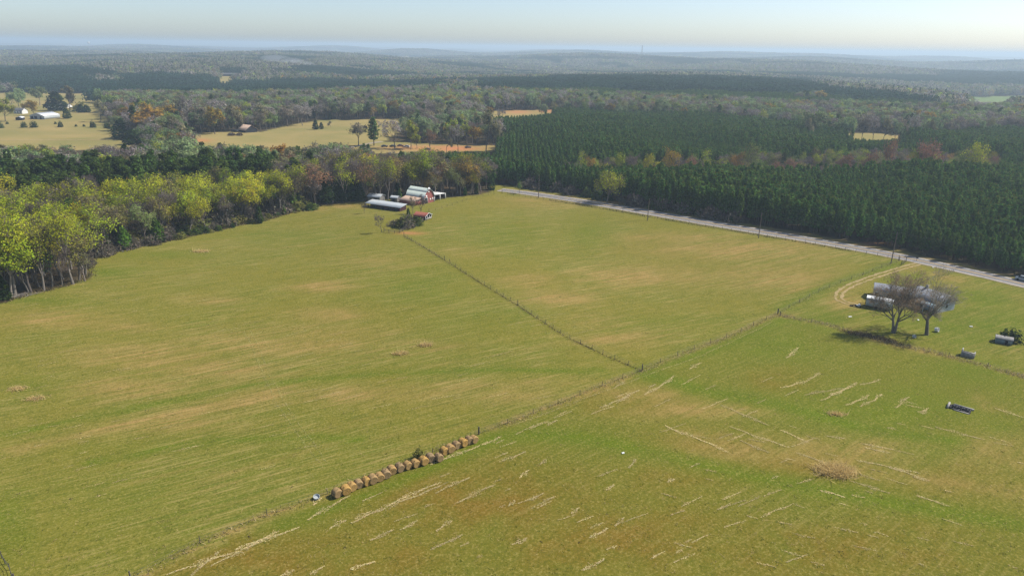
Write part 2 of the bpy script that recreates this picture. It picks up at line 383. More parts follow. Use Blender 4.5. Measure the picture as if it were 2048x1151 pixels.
    canopy = mixc(nt, ramp(nt, noise(nt, pos, .0022, 6, .65), .42, .58), (.030, .055, .030), (.088, .080, .055))
    floor = mixc(nt, ramp(nt, far_t.outputs['Value'], 3000, 5000), floor, canopy)
    col = mixc(nt, forest, col, floor)
    col = mixc(nt, mul(verge, ramp(nt, mid, .3, .6)), col, (.23, .165, .085))
    col = mixc(nt, mul(clay, ramp(nt, mid, .2, .5)), col, (.42, .17, .075))
    ls.new(col, b.inputs[0])
    bn = N(nt, 'ShaderNodeBump'); bn.inputs['Strength'].default_value = .5; bn.inputs['Distance'].default_value = .25
    ls.new(add(mul(fine, .6), mul(st, .8)), bn.inputs['Height']); ls.new(bn.outputs[0], b.inputs['Normal'])
    ls.new(b.outputs[0], out.inputs[0]); return m
M_GROUND = ground_mat()
ground()

# ------------------------------------------------------------------ road, drive
def ribbon(pts, offs, lift, mb, col=(1, 1, 1), mat=0, step=4., wob=0.):
    """a strip along world points between two sideways offsets"""
    p = np.array([q[:2] for q in pts]); s = np.concatenate([[0], np.cumsum(np.hypot(*np.diff(p, axis=0).T))])
    n = max(2, int(s[-1]/step)); t = np.linspace(0, s[-1], n)
    c = np.stack([np.interp(t, s, p[:, 0]), np.interp(t, s, p[:, 1])], -1)
    for _ in range(8): c[1:-1] = (c[:-2]+2*c[1:-1]+c[2:])/4
    d = np.gradient(c, axis=0); d /= np.linalg.norm(d, axis=1)[:, None]; nrm = np.stack([-d[:, 1], d[:, 0]], -1)
    o0, o1 = (np.full(n, q)+(wob and rng.normal(0, wob, n)) for q in offs)
    a = c+nrm*o0[:, None]; b = c+nrm*o1[:, None]
    V = np.concatenate([np.stack([a[:, 0], a[:, 1], hgt(a[:, 0], a[:, 1])+lift], -1), np.stack([b[:, 0], b[:, 1], hgt(b[:, 0], b[:, 1])+lift], -1)])
    i = np.arange(n-1); mb.add(V, np.stack([i, i+1, i+1+n, i+n], -1), col, mat)
    return c, nrm
M_ASPH = solid('asphalt', (.175, .165, .158), .9, 0, .2, .5, (.14, .13, .125))
M_YEL = solid('road_yellow', (.62, .38, .06), .8, 0, .25, 1.); M_WHT = solid('road_white', (.72, .72, .68), .8, 0, .25, 1.)
M_GRAV = solid('gravel', (.32, .26, .19), .95, 0, .3, .6, (.22, .18, .12))
M_DIRT = solid('dirt', (.36, .25, .12), .95, 0, .4, .9, (.20, .17, .045))
def wpts(px): return [G(*q) for q in px]
RW = wpts(ROADC)
mb = MB(); ribbon(RW, (-3.1, 3.1), .10, mb); o = link('road', mb.mesh('road', M_ASPH, True)); tag(o, 'two lane grey asphalt road along the pine wood', None, None, 'structure')
mb = MB(); ribbon(RW, (-4.2, -3.1), .09, mb, wob=.12); ribbon(RW, (3.1, 4.0), .09, mb, wob=.12); o = link('road_shoulder', mb.mesh('road_shoulder', M_GRAV, True)); tag(o, None, None, None, 'structure')
mb = MB(); ribbon(RW, (.06, .22), .106, mb, (1, 1, 1), 0); ribbon(RW, (-.22, -.06), .106, mb, (1, 1, 1), 0); ribbon(RW, (-2.95, -2.75), .106, mb, (1, 1, 1), 1); ribbon(RW, (2.75, 2.95), .106, mb, (1, 1, 1), 1)
o = link('road_markings', mb.mesh('road_markings', [M_YEL, M_WHT], True)); tag(o, None, None, None, 'structure')
DR = wpts([(1842, 526), (1815, 533), (1785, 542), (1740, 556), (1700, 571), (1678, 586), (1676, 598), (1690, 606), (1712, 610)])
mb = MB(); ribbon(DR, (-1.2, -.5), .06, mb, step=.8, wob=.17); ribbon(DR, (.5, 1.2), .06, mb, step=.8, wob=.17)
o = link('driveway', mb.mesh('driveway', M_DIRT, True)); tag(o, 'two bare dirt wheel tracks curving up from the road', None, None, 'structure')
mb = MB(); ribbon(wpts([(-60, 281), (20, 281), (120, 279), (260, 278), (330, 283)]), (-1.4, 1.4), .08, mb, wob=.15)
o = link('farm_track', mb.mesh('farm_track', M_DIRT, True)); tag(o, None, None, None, 'structure')
mb = MB(); ribbon(wpts([(690, 297), (720, 291), (742, 286), (765, 283)]), (-2, 2), .08, mb, wob=.1)
ribbon(wpts([(70, 228), (90, 227), (125, 227)]), (-2, 2), .08, mb, wob=.1)
o = link('gravel_path', mb.mesh('gravel_path', M_GRAV, True)); tag(o, None, None, None, 'structure')
# ------------------------------------------------------------------ tree prototypes
def unit(n, r=rng):
    a = r.normal(size=(n, 3)); return a/np.linalg.norm(a, axis=1)[:, None]
def cards(mb, c, size, col, r, var=.25, aspect=1.5, mat=0, axis=None, flat=0., out=None, wild=.75):
    """many small leaf clumps: one bent quad each"""
    n = len(c); s = size*r.uniform(.6, 1.35, n)[:, None]
    a = unit(n, r) if axis is None else axis/(np.linalg.norm(axis, axis=1)[:, None]+1e-9)
    q = unit(n, r)
    if flat: q = q*(1-flat)+np.array([0, 0, 1.])*flat
    if out is not None:
        nn = out/(np.linalg.norm(out, axis=1)[:, None]+1e-9)+unit(n, r)*wild; a = np.cross(nn, a); a /= np.linalg.norm(a, axis=1)[:, None]+1e-9; q = nn
    b = np.cross(q, a) if out is not None else np.cross(a, q); b /= np.linalg.norm(b, axis=1)[:, None]+1e-9
    a = a*s*aspect/2; b = b*s/2
    V = np.stack([c-a, c+b*.9, c+a, c-b*.9], 1).reshape(-1, 3)
    f = r.uniform(1-var, 1+var, n)[:, None]*(1+r.normal(0, .06, (n, 3)))
    C = np.repeat(np.clip(np.asarray(col)*f, .003, 1), 4, 0)
    mb.add(V, np.arange(4*n).reshape(n, 4), C, mat)
def grow(r, p, d, L, rad, lev, mx, segs, tips, nb, spread, lift, n=3):
    pts = [p]; dd = d
    for i in range(n):
        dd = dd+r.normal(0, .13, 3)+np.array([0, 0, lift*(.5 if lev == 0 else 1)]); dd = dd/np.linalg.norm(dd)
        q = pts[-1]+dd*L/n; segs.append((pts[-1], q, rad*(1-.62*i/n), rad*(1-.62*(i+1)/n), lev)); pts.append(q)
    if lev == mx: tips.append((q, dd, L)); return
    k = nb[lev]
    for j in range(k):
        t = 1. if j == 0 else r.uniform(.45 if lev == 0 else .3, 1.)
        m = min(int(t*n), n-1); f = t*n-m; pp = pts[m]*(1-f)+pts[m+1]*f
        az = 2*math.pi*(j/k)+r.uniform(-.6, .6); sp = (spread[lev]*r.uniform(.65, 1.25)) if j else spread[lev]*.35
        e1 = np.cross(dd, [0, 0, 1.] if abs(dd[2]) < .95 else [1., 0, 0]); e1 /= np.linalg.norm(e1); e2 = np.cross(dd, e1)
        nd = dd*math.cos(sp)+(e1*math.cos(az)+e2*math.sin(az))*math.sin(sp)
        ln = L*r.uniform(.55, .8)*(1.15-.35*t if lev else 1)
        grow(r, pp, nd, ln, max(rad*(1-.62*t)*.72, .02), lev+1, mx, segs, tips, nb, spread, lift, max(2, n-1))
def wood(mb, segs, col, r, mat=0, base=0):
    for p, q, r0, r1, lev in segs:
        c = np.array(col)*r.uniform(.8, 1.2)
        mb.tube(p, q, r0, r1, 6 if lev == 0 else 4 if lev == 1 else 3, c, mat, False)
BARK = (.15, .125, .10)
def hardwood(seed, H, leafcol, twigcol=(.16, .13, .11), nb=(6, 4, 3), spread=(.65, .6, .6), leaves=24, twigs=4, lsz=.38, barkc=BARK, trunk=.42, lift=.10, round_=1., fill=0.):
    """-> (wood mesh builder, crown mesh builder), base at the origin"""
    r = np.random.default_rng(seed); segs, tips = [], []
    grow(r, np.zeros(3), np.array([r.normal(0, .03), r.normal(0, .03), 1.]), H*trunk, H*.018+.06, 0, len(nb), segs, tips, nb, spread, lift)
    top = max(t[0][2] for t in tips); k = H/(top*1.05)
    for i, s in enumerate(segs): segs[i] = (s[0]*k, s[1]*k, s[2], s[3], s[4])
    tp = np.array([t[0] for t in tips])*k; td = np.array([t[1] for t in tips])
    w = MB(); wood(w, segs, barkc, r)
    c = MB()
    sc = H/16.
    if twigs:
        b = np.repeat(tp, twigs, 0)+r.normal(0, .32*sc, (len(tp)*twigs, 3)); ax = np.repeat(td, twigs, 0)+r.normal(0, .45, (len(tp)*twigs, 3))
        cards(c, b, .10+.035*sc, twigcol, r, .3, 9, 0, ax)
    if leaves:
        n = len(tp)*leaves; l = np.repeat(tp, leaves, 0)+r.normal(0, .75*sc, (n, 3))*np.array([1, 1, .8])
        l += unit(n, r)*.25*sc
        keep = r.uniform(size=len(tp)) > .12
        l = l[np.repeat(keep, leaves)]
        shade = np.repeat(r.uniform(.75, 1.2, len(tp))[keep], leaves)[:, None]
        cards(c, l, lsz, np.asarray(leafcol)*shade, r, .22, 1.3, out=(l-np.array([0, 0, H*.52]))*np.array([1, 1, .9])+np.array([0, 0, H*.12]))
    return w, c
YG = (.315, .372, .022); YG2 = (.385, .385, .022); OLV = (.235, .222, .048); PALEG = (.190, .240, .070); ORN = (.310, .200, .035); RUST = (.255, .140, .075); GREY = (.225, .200, .180); BUD = (.215, .20, .075); FRESH = (.120, .195, .020)
def conifer_young(seed, H=11.):
    """plantation pine: whorls of upswept needle sprays on a slim pole"""
    r = np.random.default_rng(seed); w = MB(); w.tube((0, 0, 0), (0, 0, H*.93), .14, .03, 5, (.085, .062, .045))
    c = MB(); P_, A_, S_ = [], [], []
    z = H*.24
    while z < H*.97:
        t = (z/H-.24)/.76; rad = (1.68*(1-t)**.6+.24)*min(1, .6+t*2.2); n = 6 if t < .8 else 4; a0 = r.uniform(0, 6.3)
        for j in range(n):
            a = a0+j*6.283/n+r.uniform(-.3, .3); L = rad*r.uniform(.75, 1.2); up = .28+.5*t
            for f in (.35, .62, .9):
                P_.append((math.cos(a)*L*f, math.sin(a)*L*f, z+up*L*f+r.normal(0, .1))); A_.append((math.cos(a), math.sin(a), up+.25)); S_.append(f)
        z += H*.048*r.uniform(.8, 1.2)
    P_ = np.array(P_); A_ = np.array(A_); S_ = np.array(S_)
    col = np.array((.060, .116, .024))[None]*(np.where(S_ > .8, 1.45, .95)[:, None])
    for q in range(2):
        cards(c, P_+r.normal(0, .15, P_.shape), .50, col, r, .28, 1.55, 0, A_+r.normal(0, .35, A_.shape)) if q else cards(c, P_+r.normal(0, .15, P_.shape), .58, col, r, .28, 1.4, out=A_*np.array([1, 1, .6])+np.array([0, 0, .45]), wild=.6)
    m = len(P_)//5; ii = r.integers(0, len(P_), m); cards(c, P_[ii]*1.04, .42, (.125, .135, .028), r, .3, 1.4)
    return w, c
def pine_tall(seed, H=19.):
    r = np.random.default_rng(seed); w = MB(); w.tube((0, 0, 0), (r.normal(0, .3), r.normal(0, .3), H*.92), .26, .07, 6, (.12, .085, .06))
    c = MB(); n = 26
    for i in range(n):
        t = i/(n-1); z = H*(.46+.52*t); rad = 3.0*math.sin(math.pi*min(.97, .18+.82*t))**.6*(1-.25*t); a = r.uniform(0, 6.3); d = rad*r.uniform(.35, 1.)
        cc = np.array([math.cos(a)*d, math.sin(a)*d, z]); w.tube((0, 0, z-d*.4), cc, .07, .03, 3, (.10, .075, .055), 0, False)
        k = 42; q = unit(k, r)*r.uniform(.45, 1., (k, 1))*np.array([1.45, 1.45, .85])+cc
        cards(c, q, .78, np.array((.060, .096, .020))*r.uniform(.75, 1.3), r, .3, 1.35, out=q-cc+np.array([0, 0, .6]))
    return w, c
def cedar(seed, H=7., rad=1.6, col=(.040, .070, .014)):
    r = np.random.default_rng(seed); w = MB(); w.tube((0, 0, 0), (0, 0, H*.8), .13, .04, 5, (.10, .075, .055))
    n = 520; t = r.uniform(0, 1, n)**1.15; a = r.uniform(0, 6.283, n)
    pr = rad*np.minimum(1, .55+t*3)*(1-t)**.55*(1+.16*np.sin(a*3+seed)+.1*np.sin(a*5+t*9)); d = pr*np.sqrt(r.uniform(.35, 1, n))
    c = MB(); p = np.stack([np.cos(a)*d, np.sin(a)*d, .25+t*(H-.3)], -1); ax = np.stack([np.cos(a)*.6, np.sin(a)*.6, np.ones(n)], -1)
    cards(c, p, .5, col, r, .35, 1.5, out=np.stack([np.cos(a), np.sin(a), .5+t*.5], -1)); return w, c
def bush(seed, H=2.2, rad=1.5, col=(.17, .145, .11), n=260, tw=True):
    r = np.random.default_rng(seed); w = MB()
    for i in range(7):
        d = unit(1, r)[0]; d[2] = abs(d[2])+.8; d /= np.linalg.norm(d); w.tube((0, 0, 0), d*H*.85*np.array([rad/H, rad/H, 1]), .04, .015, 3, (.10, .085, .07), 0, False)
    c = MB(); q = unit(n, r)*np.cbrt(r.uniform(.15, 1, (n, 1))); q[:, 2] = np.abs(q[:, 2]); b = 1+.25*np.sin(q[:, :1]*4+seed)
    p = q*np.array([rad, rad, H])*b
    if tw: cards(c, p, .16, col, r, .35, 4.5, 0, q+np.array([0, 0, .8]))
    cards(c, p[:n//2 if tw else n], .36, col, r, .3, 1.4, out=q[:n//2 if tw else n]+np.array([0, 0, .3]))
    return w, c
PROTO = {}
def proto(key, wc):
    w, c = wc; PROTO[key] = (w.mesh(key+'_wood', M_BARK), c.mesh(key+'_crown', M_LEAF))
    b = MB()
    for s, m in ((w, 1), (c, 0)):
        for V, F, C, Mm in zip(s.V, s.F, s.C, s.M): pass
    j = MB(); off = 0
    for s, m in ((w, 1), (c, 0)):
        for V, F, C in zip(s.V, s.F, s.C): j.V.append(V); j.F.append(F+off); j.C.append(C); j.M.append(np.full(len(F), m))
        off += s.n
    j.n = off
    PROTO[key] += (j.mesh(key+'_whole', [M_LEAF, M_BARK]),)
for i in range(4): proto('pine_%d' % i, conifer_young(20+i, 11.+.4*i))
for i in range(3): proto('tall_%d' % i, pine_tall(40+i))
UPR = dict(trunk=.49, lift=.17, spread=(.58, .52, .5), barkc=(.19, .165, .14)); proto('yg_0', hardwood(1, 17, YG, **UPR)); proto('yg_1', hardwood(2, 17, YG2, nb=(7, 4, 3), **UPR)); proto('yg_2', hardwood(3, 17, YG, nb=(5, 4, 4), leaves=13, **UPR))
proto('ol_0', hardwood(4, 16, OLV, leaves=16, twigs=6, **UPR)); proto('ol_1', hardwood(5, 16, BUD, leaves=13, twigs=8, **UPR))
proto('pg_0', hardwood(6, 16, PALEG, leaves=22)); proto('fr_0', hardwood(16, 15, FRESH, leaves=26))
proto('or_0', hardwood(7, 15, ORN, nb=(7, 5, 3), leaves=18, spread=(.8, .6, .6)))
proto('ru_0', hardwood(8, 14, RUST, leaves=18, twigs=6))
proto('ba_0', hardwood(9, 16, GREY, leaves=0, twigs=16, **UPR)); proto('ba_1', hardwood(10, 16, GREY, leaves=3, twigs=14, nb=(6, 5, 3)))
proto('yh_0', hardwood(41, 17, YG, leaves=40, lsz=.27, twigs=6, **UPR)); proto('yh_1', hardwood(42, 17, YG2, nb=(7, 4, 3), leaves=40, lsz=.27, twigs=6, **UPR)); proto('oh_0', hardwood(43, 16, (.30, .31, .04), leaves=26, twigs=9, lsz=.26, **UPR)); proto('lo_0', hardwood(37, 12, (.27, .295, .022), nb=(10, 6, 4), spread=(.95, .75, .6), leaves=14, lsz=.34, trunk=.36, lift=.04)); proto('yf_0', hardwood(31, 17, (.27, .31, .035), leaves=20, lsz=.85)); proto('pf_0', hardwood(32, 16, (.215, .275, .115), leaves=20, lsz=.8)); proto('of_0', hardwood(33, 16, (.225, .205, .105), leaves=18, twigs=6, lsz=.75)); proto('nf_0', hardwood(34, 15, ORN, nb=(7, 5, 3), leaves=18, lsz=.75, spread=(.8, .6, .6))); proto('gf_0', hardwood(35, 16, (.29, .255, .225), leaves=12, twigs=12, lsz=.6)); proto('bf_0', hardwood(36, 16, (.235, .205, .14), leaves=14, twigs=8, lsz=.7))
proto('ce_0', cedar(50)); proto('ce_1', cedar(51, 6.2, 1.9, (.030, .055, .014))); proto('ce_2', cedar(52, 5.2, 1.5, (.085, .145, .018)))
for i in range(3): proto('bu_%d' % i, bush(60+i, 2.4, 1.7))
proto('gb_0', bush(70, 2.2, 1.9, (.085, .125, .024), 420, False)); proto('gb_1', bush(71, 2.4, 1.6, (.045, .075, .020), 420, False)); proto('gb_2', bush(72, 2.2, 1.8, (.17, .17, .045), 380, False))

# ------------------------------------------------------------------ where every tree of the woods stands
def wedge(s, d0, d1, a=43, jit=.32):
    n = int(d1/s)+1; xs = np.arange(-n, n+1)*s; ys = np.arange(0, n+1)*s
    x, y = np.meshgrid(xs[np.abs(xs) <= d1*.75], ys, indexing='ij'); x = x.ravel(); y = y.ravel()
    x = x*math.cos(.3)-y*math.sin(.3)*0+rng.uniform(-jit, jit, x.shape)*s; y = y+rng.uniform(-jit, jit, y.shape)*s
    d = np.hypot(x, y); k = (d > d0) & (d < d1) & (np.abs(np.arctan2(x, y)) < R(a)); return x[k], y[k]
def veiled(x, y, H, zones=CLEAR):
    z = hgt(x, y); bad = np.zeros(len(x), bool)
    for f in (.25, .5, .75, 1.):
        u, v = P(x, y, z+H*f)
        for q in zones: bad |= inpoly(u, v, q)
    return bad
NEARLIM = 980.
# plantation pines, in rows
x, y = wedge(2.62, 200, NEARLIM, jit=.22); c, u, v = cover(x, y); k = c == 1
x, y = x[k], y[k]; Hp = 10.4*rng.uniform(.82, 1.13, len(x))*(1+.09*_sum(W4, x*2.3, y*2.3)); k = ~veiled(x, y, Hp) & ~((rng.uniform(size=len(x)) < .09))
PX, PY, PH_ = x[k], y[k], Hp[k]
# tall pines
x, y = wedge(6.0, 200, NEARLIM, jit=.4); c, u, v = cover(x, y); k = c == 3
x, y = x[k], y[k]; Hp = 18*rng.uniform(.8, 1.12, len(x)); k = ~veiled(x, y, Hp); TX, TY, THH = x[k], y[k], Hp[k]
# hardwoods
x, y = wedge(5.4, 185, 340, jit=.42); x2, y2 = wedge(7.2, 340, NEARLIM, jit=.42); x = np.concatenate([x, x2]); y = np.concatenate([y, y2])
c, u, v = cover(x, y); k = c == 2; x, y, u, v = x[k], y[k], u[k], v[k]
d = np.hypot(x, y); Hh = np.where(inpoly(u, v, STRIP), 10, np.where(d < 340, 16.0, 15.))*rng.uniform(.7, 1.15, len(x)); k = ~veiled(x, y, Hh)
HX, HY, HH = x[k], y[k], Hh[k]
hu, hv = P(HX, HY, hgt(HX, HY))
zone = _sum(_waves(6, 60, 190), HX, HY)+.5*rng.normal(size=len(HX))
KEYS = ['yg_0', 'yg_1', 'yg_2', 'pg_0', 'ol_0', 'ol_1', 'ba_0', 'ba_1', 'or_0', 'ru_0', 'tall_0', 'fr_0', 'ce_1', 'yf_0', 'pf_0', 'of_0', 'nf_0', 'gf_0', 'bf_0']
def pick(prob, n): return rng.choice(len(KEYS), n, p=np.array(list(prob)+[0]*(len(KEYS)-len(prob)))/np.sum(prob))
near = np.hypot(HX, HY) < 345
front = near & (dband(hu, hv, EDGE, 2.) < 26)
ki = np.where(zone > .15, pick([4, 5, 4, .8, 2.2, .8, .6, .3, .06, .02, .1, .7, .1], len(HX)), pick([3, 3, 3., .6, 3, 2., 1.8, 1., .1, .08, .3, .4, .2], len(HX)))
mid_ = pick([.0, .0, .1, .2, .3, .3, 1.6, 1.6, .1, .15, 1.3, .5, .3, .9, 4.6, 1.8, .35, 2.6, 1.8], len(HX))
midg = pick([.2, .2, .4, .6, .4, .3, .3, .3, .1, .05, .9, .9, .2, 1.8, 5.5, 1.6, .4, 1.4, 1.2], len(HX))
ki = np.where(near, ki, np.where(zone > .5, midg, mid_))
strip = inpoly(hu, hv, STRIP); ki = np.where(strip, pick([1.2, .4, 1., 1.8, 1.5, 2, 2.4, 2.4, .5, .8, .1, .3, .1], len(HX)), ki)
east = near & (hu > 560); ki = np.where(east, pick([.7, .7, .8, .3, 2.6, 3.6, 3.2, 2.4, .25, .25, .5, .3, .6], len(HX)), ki)

BASEH = {'pine': 11.6, 'tall': 19., 'yg': 17., 'pg': 16., 'ol': 16., 'or': 15., 'ru': 14., 'yf': 17., 'yh': 17., 'oh': 16., 'lo': 12., 'pf': 16., 'of': 16., 'nf': 15., 'gf': 16., 'bf': 16., 'ba': 16., 'fr': 15., 'ce': 6.5, 'bu': 2.4, 'gb': 2.3}
def tree(name, key, x, y, H, label, cat, group=None, w=None, rz=None, parts=True, z=None):
    s = H/BASEH[key[:2] if key[:2] in BASEH else key[:4]]
    o = thing(name, (x, y, (H1(x, y) if z is None else z)-.05), random.uniform(0, 6.28) if rz is None else rz, label, cat, group)
    o.scale = (s*(w or 1), s*(w or 1), s)
    link('trunk' if 'bush' not in name and 'shrub' not in name else 'stem', PROTO[key][0], o); link('crown' if 'bush' not in name and 'shrub' not in name else 'foliage', PROTO[key][1], o)
    return o
KINDNAME = {'yg': ('spring_tree', 'yellow-green hardwood just leafing out in the wood bordering the pasture', 'yellow-green trees in the pasture wood'),
            'pg': ('spring_tree', 'pale green young-leaved hardwood in the wood bordering the pasture', 'pale green trees in the pasture wood'),
            'fr': ('spring_tree', 'fully leaved fresh green tree in the wood bordering the pasture', 'fresh green trees in the pasture wood'),
            'ol': ('budding_tree', 'olive-brown budding hardwood in the wood bordering the pasture', 'olive budding trees in the pasture wood'),
            'ba': ('bare_tree', 'bare grey hardwood among greener crowns in the wood bordering the pasture', 'bare grey trees in the pasture wood'),
            'or': ('budding_tree', 'orange-tinged budding hardwood in the wood bordering the pasture', 'orange budding trees in the pasture wood'),
            'ru': ('budding_tree', 'rust-red budding hardwood in the wood bordering the pasture', 'rust-red budding trees in the pasture wood'),
            'ta': ('tall_pine', 'tall dark pine standing among hardwoods in the wood bordering the pasture', 'pines among the hardwoods of the pasture wood'),
            'ce': ('cedar_tree', 'dark cedar under the hardwoods of the wood bordering the pasture', 'dark cedars in the pasture wood')}
def infr(x, y, H):
    z = hgt(x, y); u, v = P(x, y, z+H*.7); return (u > -15) & (u < 2063) & (v < 1160)
def split(mask_order, n):
    s = np.zeros(len(mask_order), bool); s[np.argsort(mask_order)[:n]] = True; return s
# individuals: the largest in the picture
single = split(np.where(infr(HX, HY, HH) & near, np.hypot(HX, HY), 1e9), 290) & near & infr(HX, HY, HH)
for i in np.nonzero(single)[0]:
    key = KEYS[ki[i]]; nm, lb, gp = KINDNAME[key[:2]]
    tree(nm, key, HX[i], HY[i], HH[i]*(.45 if key[:2] == 'ce' else 1.1 if key[:2] == 'ta' else 1), lb, 'tree', gp, w=random.uniform(.9, 1.15))
tsing = split(np.where(infr(TX, TY, THH), np.hypot(TX, TY), 1e9), 200) & infr(TX, TY, THH) & (np.hypot(TX, TY) < 420)
for i in np.nonzero(tsing)[0]:
    tree('tall_pine', 'tall_%d' % (i % 3), TX[i], TY[i], THH[i], 'tall dark rounded pine in the dense band behind the yellow-green wood', 'tree', 'tall pines in the band behind the wood', w=random.uniform(.9, 1.2))
px_, py_ = P(PX, PY, hgt(PX, PY))
rowd = np.where(infr(PX, PY, PH_), np.hypot(PX, PY), 1e9)
psing = split(rowd, 270) & infr(PX, PY, PH_)
for i in np.nonzero(psing)[0]:
    tree('pine_tree', 'pine_%d' % (i % 4), PX[i], PY[i], PH_[i], 'dark green plantation pine in the solid stand across the road', 'tree', 'plantation pines across the road', w=random.uniform(.92, 1.1))

# ------------------------------------------------------------------ the mass of the woods
def proto_obj(me):
    o = bpy.data.objects.new(me.name, me); return o
def scatter(name, x, y, s, rz, idx, meshes, label, tilt=None, zoff=0., sxy=None):
    me = bpy.data.meshes.new(name); n = len(x); me.vertices.add(n)
    me.vertices.foreach_set('co', np.stack([x, y, hgt(x, y)+zoff], -1).astype(np.float32).ravel())
    def att(nm, tp, arr, f): a = me.attributes.new(nm, tp, 'POINT'); a.data.foreach_set(f, np.ascontiguousarray(arr).ravel())
    rot = np.stack([np.zeros(n), np.zeros(n), rz], -1) if tilt is None else tilt
    sv = np.stack([s if sxy is None else sxy, s if sxy is None else sxy, s], -1)
    att('rot', 'FLOAT_VECTOR', rot.astype(np.float32), 'vector'); att('siz', 'FLOAT_VECTOR', sv.astype(np.float32), 'vector'); att('idx', 'INT', idx.astype(np.int32), 'value')
    o = link(name, me); tag(o, label, None, None, 'stuff')
    g = bpy.data.node_groups.new(name, 'GeometryNodeTree'); g.interface.new_socket('Geometry', in_out='INPUT', socket_type='NodeSocketGeometry'); g.interface.new_socket('Geometry', in_out='OUTPUT', socket_type='NodeSocketGeometry')
    gi = g.nodes.new('NodeGroupInput'); go = g.nodes.new('NodeGroupOutput')
    ip = g.nodes.new('GeometryNodeInstanceOnPoints'); jn = g.nodes.new('GeometryNodeJoinGeometry')
    for m in reversed(meshes):      # the join lists its last link first
        oi = g.nodes.new('GeometryNodeObjectInfo'); oi.inputs['Object'].default_value = proto_obj(m); oi.inputs['As Instance'].default_value = False
        ti = g.nodes.new('GeometryNodeGeometryToInstance'); g.links.new(oi.outputs['Geometry'], ti.inputs[0]); g.links.new(ti.outputs[0], jn.inputs[0])
    g.links.new(gi.outputs[0], ip.inputs['Points']); g.links.new(jn.outputs[0], ip.inputs['Instance']); ip.inputs['Pick Instance'].default_value = True
    for nm, tp, sk in (('rot', 'FLOAT_VECTOR', 'Rotation'), ('siz', 'FLOAT_VECTOR', 'Scale'), ('idx', 'INT', 'Instance Index')):
        na = g.nodes.new('GeometryNodeInputNamedAttribute'); na.data_type = tp; na.inputs['Name'].default_value = nm
        g.links.new([q for q in na.outputs if q.enabled and q.name == 'Attribute'][0], ip.inputs[sk])
    g.links.new(ip.outputs[0], go.inputs[0])
    md = o.modifiers.new('scatter', 'NODES'); md.node_group = g
    return o
k = ~psing; n = k.sum()
scatter('pine_plantation', PX[k], PY[k], PH_[k]/11.6, rng.uniform(0, 6.28, n), rng.integers(0, 4, n), [PROTO['pine_%d' % i][2] for i in range(4)], 'dense dark plantation of young pines across the road')
k = ~tsing; n = k.sum()
scatter('tall_pine_wood', TX[k], TY[k], THH[k]/19., rng.uniform(0, 6.28, n), rng.integers(0, 3, n), [PROTO['tall_%d' % i][2] for i in range(3)], 'dark stand of tall pines behind the fields')
k = ~single; n = k.sum()
bh = np.array([BASEH.get(q[:2], BASEH.get(q[:4], 16)) for q in KEYS])
kk = ki[k]; hs = HH[k]/bh[kk]; hs = np.where(kk == KEYS.index('ce_1'), hs*.5, hs)
scatter('hardwood_forest', HX[k], HY[k], hs, rng.uniform(0, 6.28, n), kk, [PROTO[q][2] for q in KEYS], 'mixed spring hardwood forest of grey, olive and pale green crowns')
# far woods as stands of low trees
def stand(seed, kind, size=48., n=52):
    n = 121 if kind == 'pine' else 64
    r = np.random.default_rng(seed); mb = MB(); g = int(math.sqrt(n)); s = size/g
    for i in range(g):
        for j in range(g):
            px = (i+.5+r.uniform(-.45, .45))*s-size/2; py = (j+.5+r.uniform(-.45, .45))*s-size/2
            q = r.uniform()
            if kind == 'pine': H = 13*r.uniform(.75, 1.2); col = np.array((.027, .066, .036))*r.uniform(.85, 1.2); rad = 2.6; con = True
            else:
                H = 16*r.uniform(.65, 1.15); rad = 4.0*r.uniform(.75, 1.2); con = False
                pal = [(GREY, 6.5), ((.15, .135, .085), 2.5), ((.16, .15, .07), 1.8), ((.150, .200, .085), 3.2), (YG, .25), (ORN, .35), (RUST, .2)] if kind == 'grey' else [(GREY, 3), ((.15, .135, .085), 2), ((.16, .15, .07), 2), ((.150, .205, .080), 4), (YG, .3), (ORN, .5), (FRESH, .8)]
                w = np.array([a[1] for a in pal]); col = np.array(pal[r.choice(len(pal), p=w/w.sum())][0])*r.uniform(.95, 1.4)
                if r.uniform() < .17: col = np.array((.026, .054, .022)); con = True; rad = 2.8
            m = 34 if con else 46
            if con:
                t = r.uniform(0, 1, m); a = r.uniform(0, 6.283, m); d = rad*(1-t)**.6*r.uniform(.4, 1, m); p = np.stack([np.cos(a)*d+px, np.sin(a)*d+py, H*(.25+.75*t)], -1); e = np.stack([np.cos(a), np.sin(a), .5+t], -1)
            else:
                e = unit(m, r)*np.cbrt(r.uniform(.3, 1, (m, 1))); p = e*np.array([rad, rad, H*.36])+np.array([px, py, H*.62])
                mb.tube((px, py, 0), (px, py, H*.6), .22, .12, 3, (.09, .075, .065), 0, False)
            cards(mb, p, 1.7 if con else 1.7, col, r, .3, 1.3, out=e+np.array([0, 0, .35]), wild=.6)
    return mb.mesh('stand_%s_%d' % (kind, seed), M_LEAF)
STANDS = [stand(80+i, 'pine') for i in range(2)]+[stand(90+i, 'grey') for i in range(3)]+[stand(95+i, 'green') for i in range(2)]
def tilt_of(x, y, rz):
    e = 12.; nx = -(hgt(x+e, y)-hgt(x-e, y))/(2*e); ny = -(hgt(x, y+e)-hgt(x, y-e))/(2*e)
    out = np.zeros((len(x), 3))
    for i in range(len(x)):
        nrm = Vector((nx[i], ny[i], 1)).normalized(); q = Vector((0, 0, 1)).rotation_difference(nrm)@__import__('mathutils').Euler((0, 0, rz[i])).to_quaternion()
        out[i] = q.to_euler()
    return out
xs, ys, ss = [], [], []
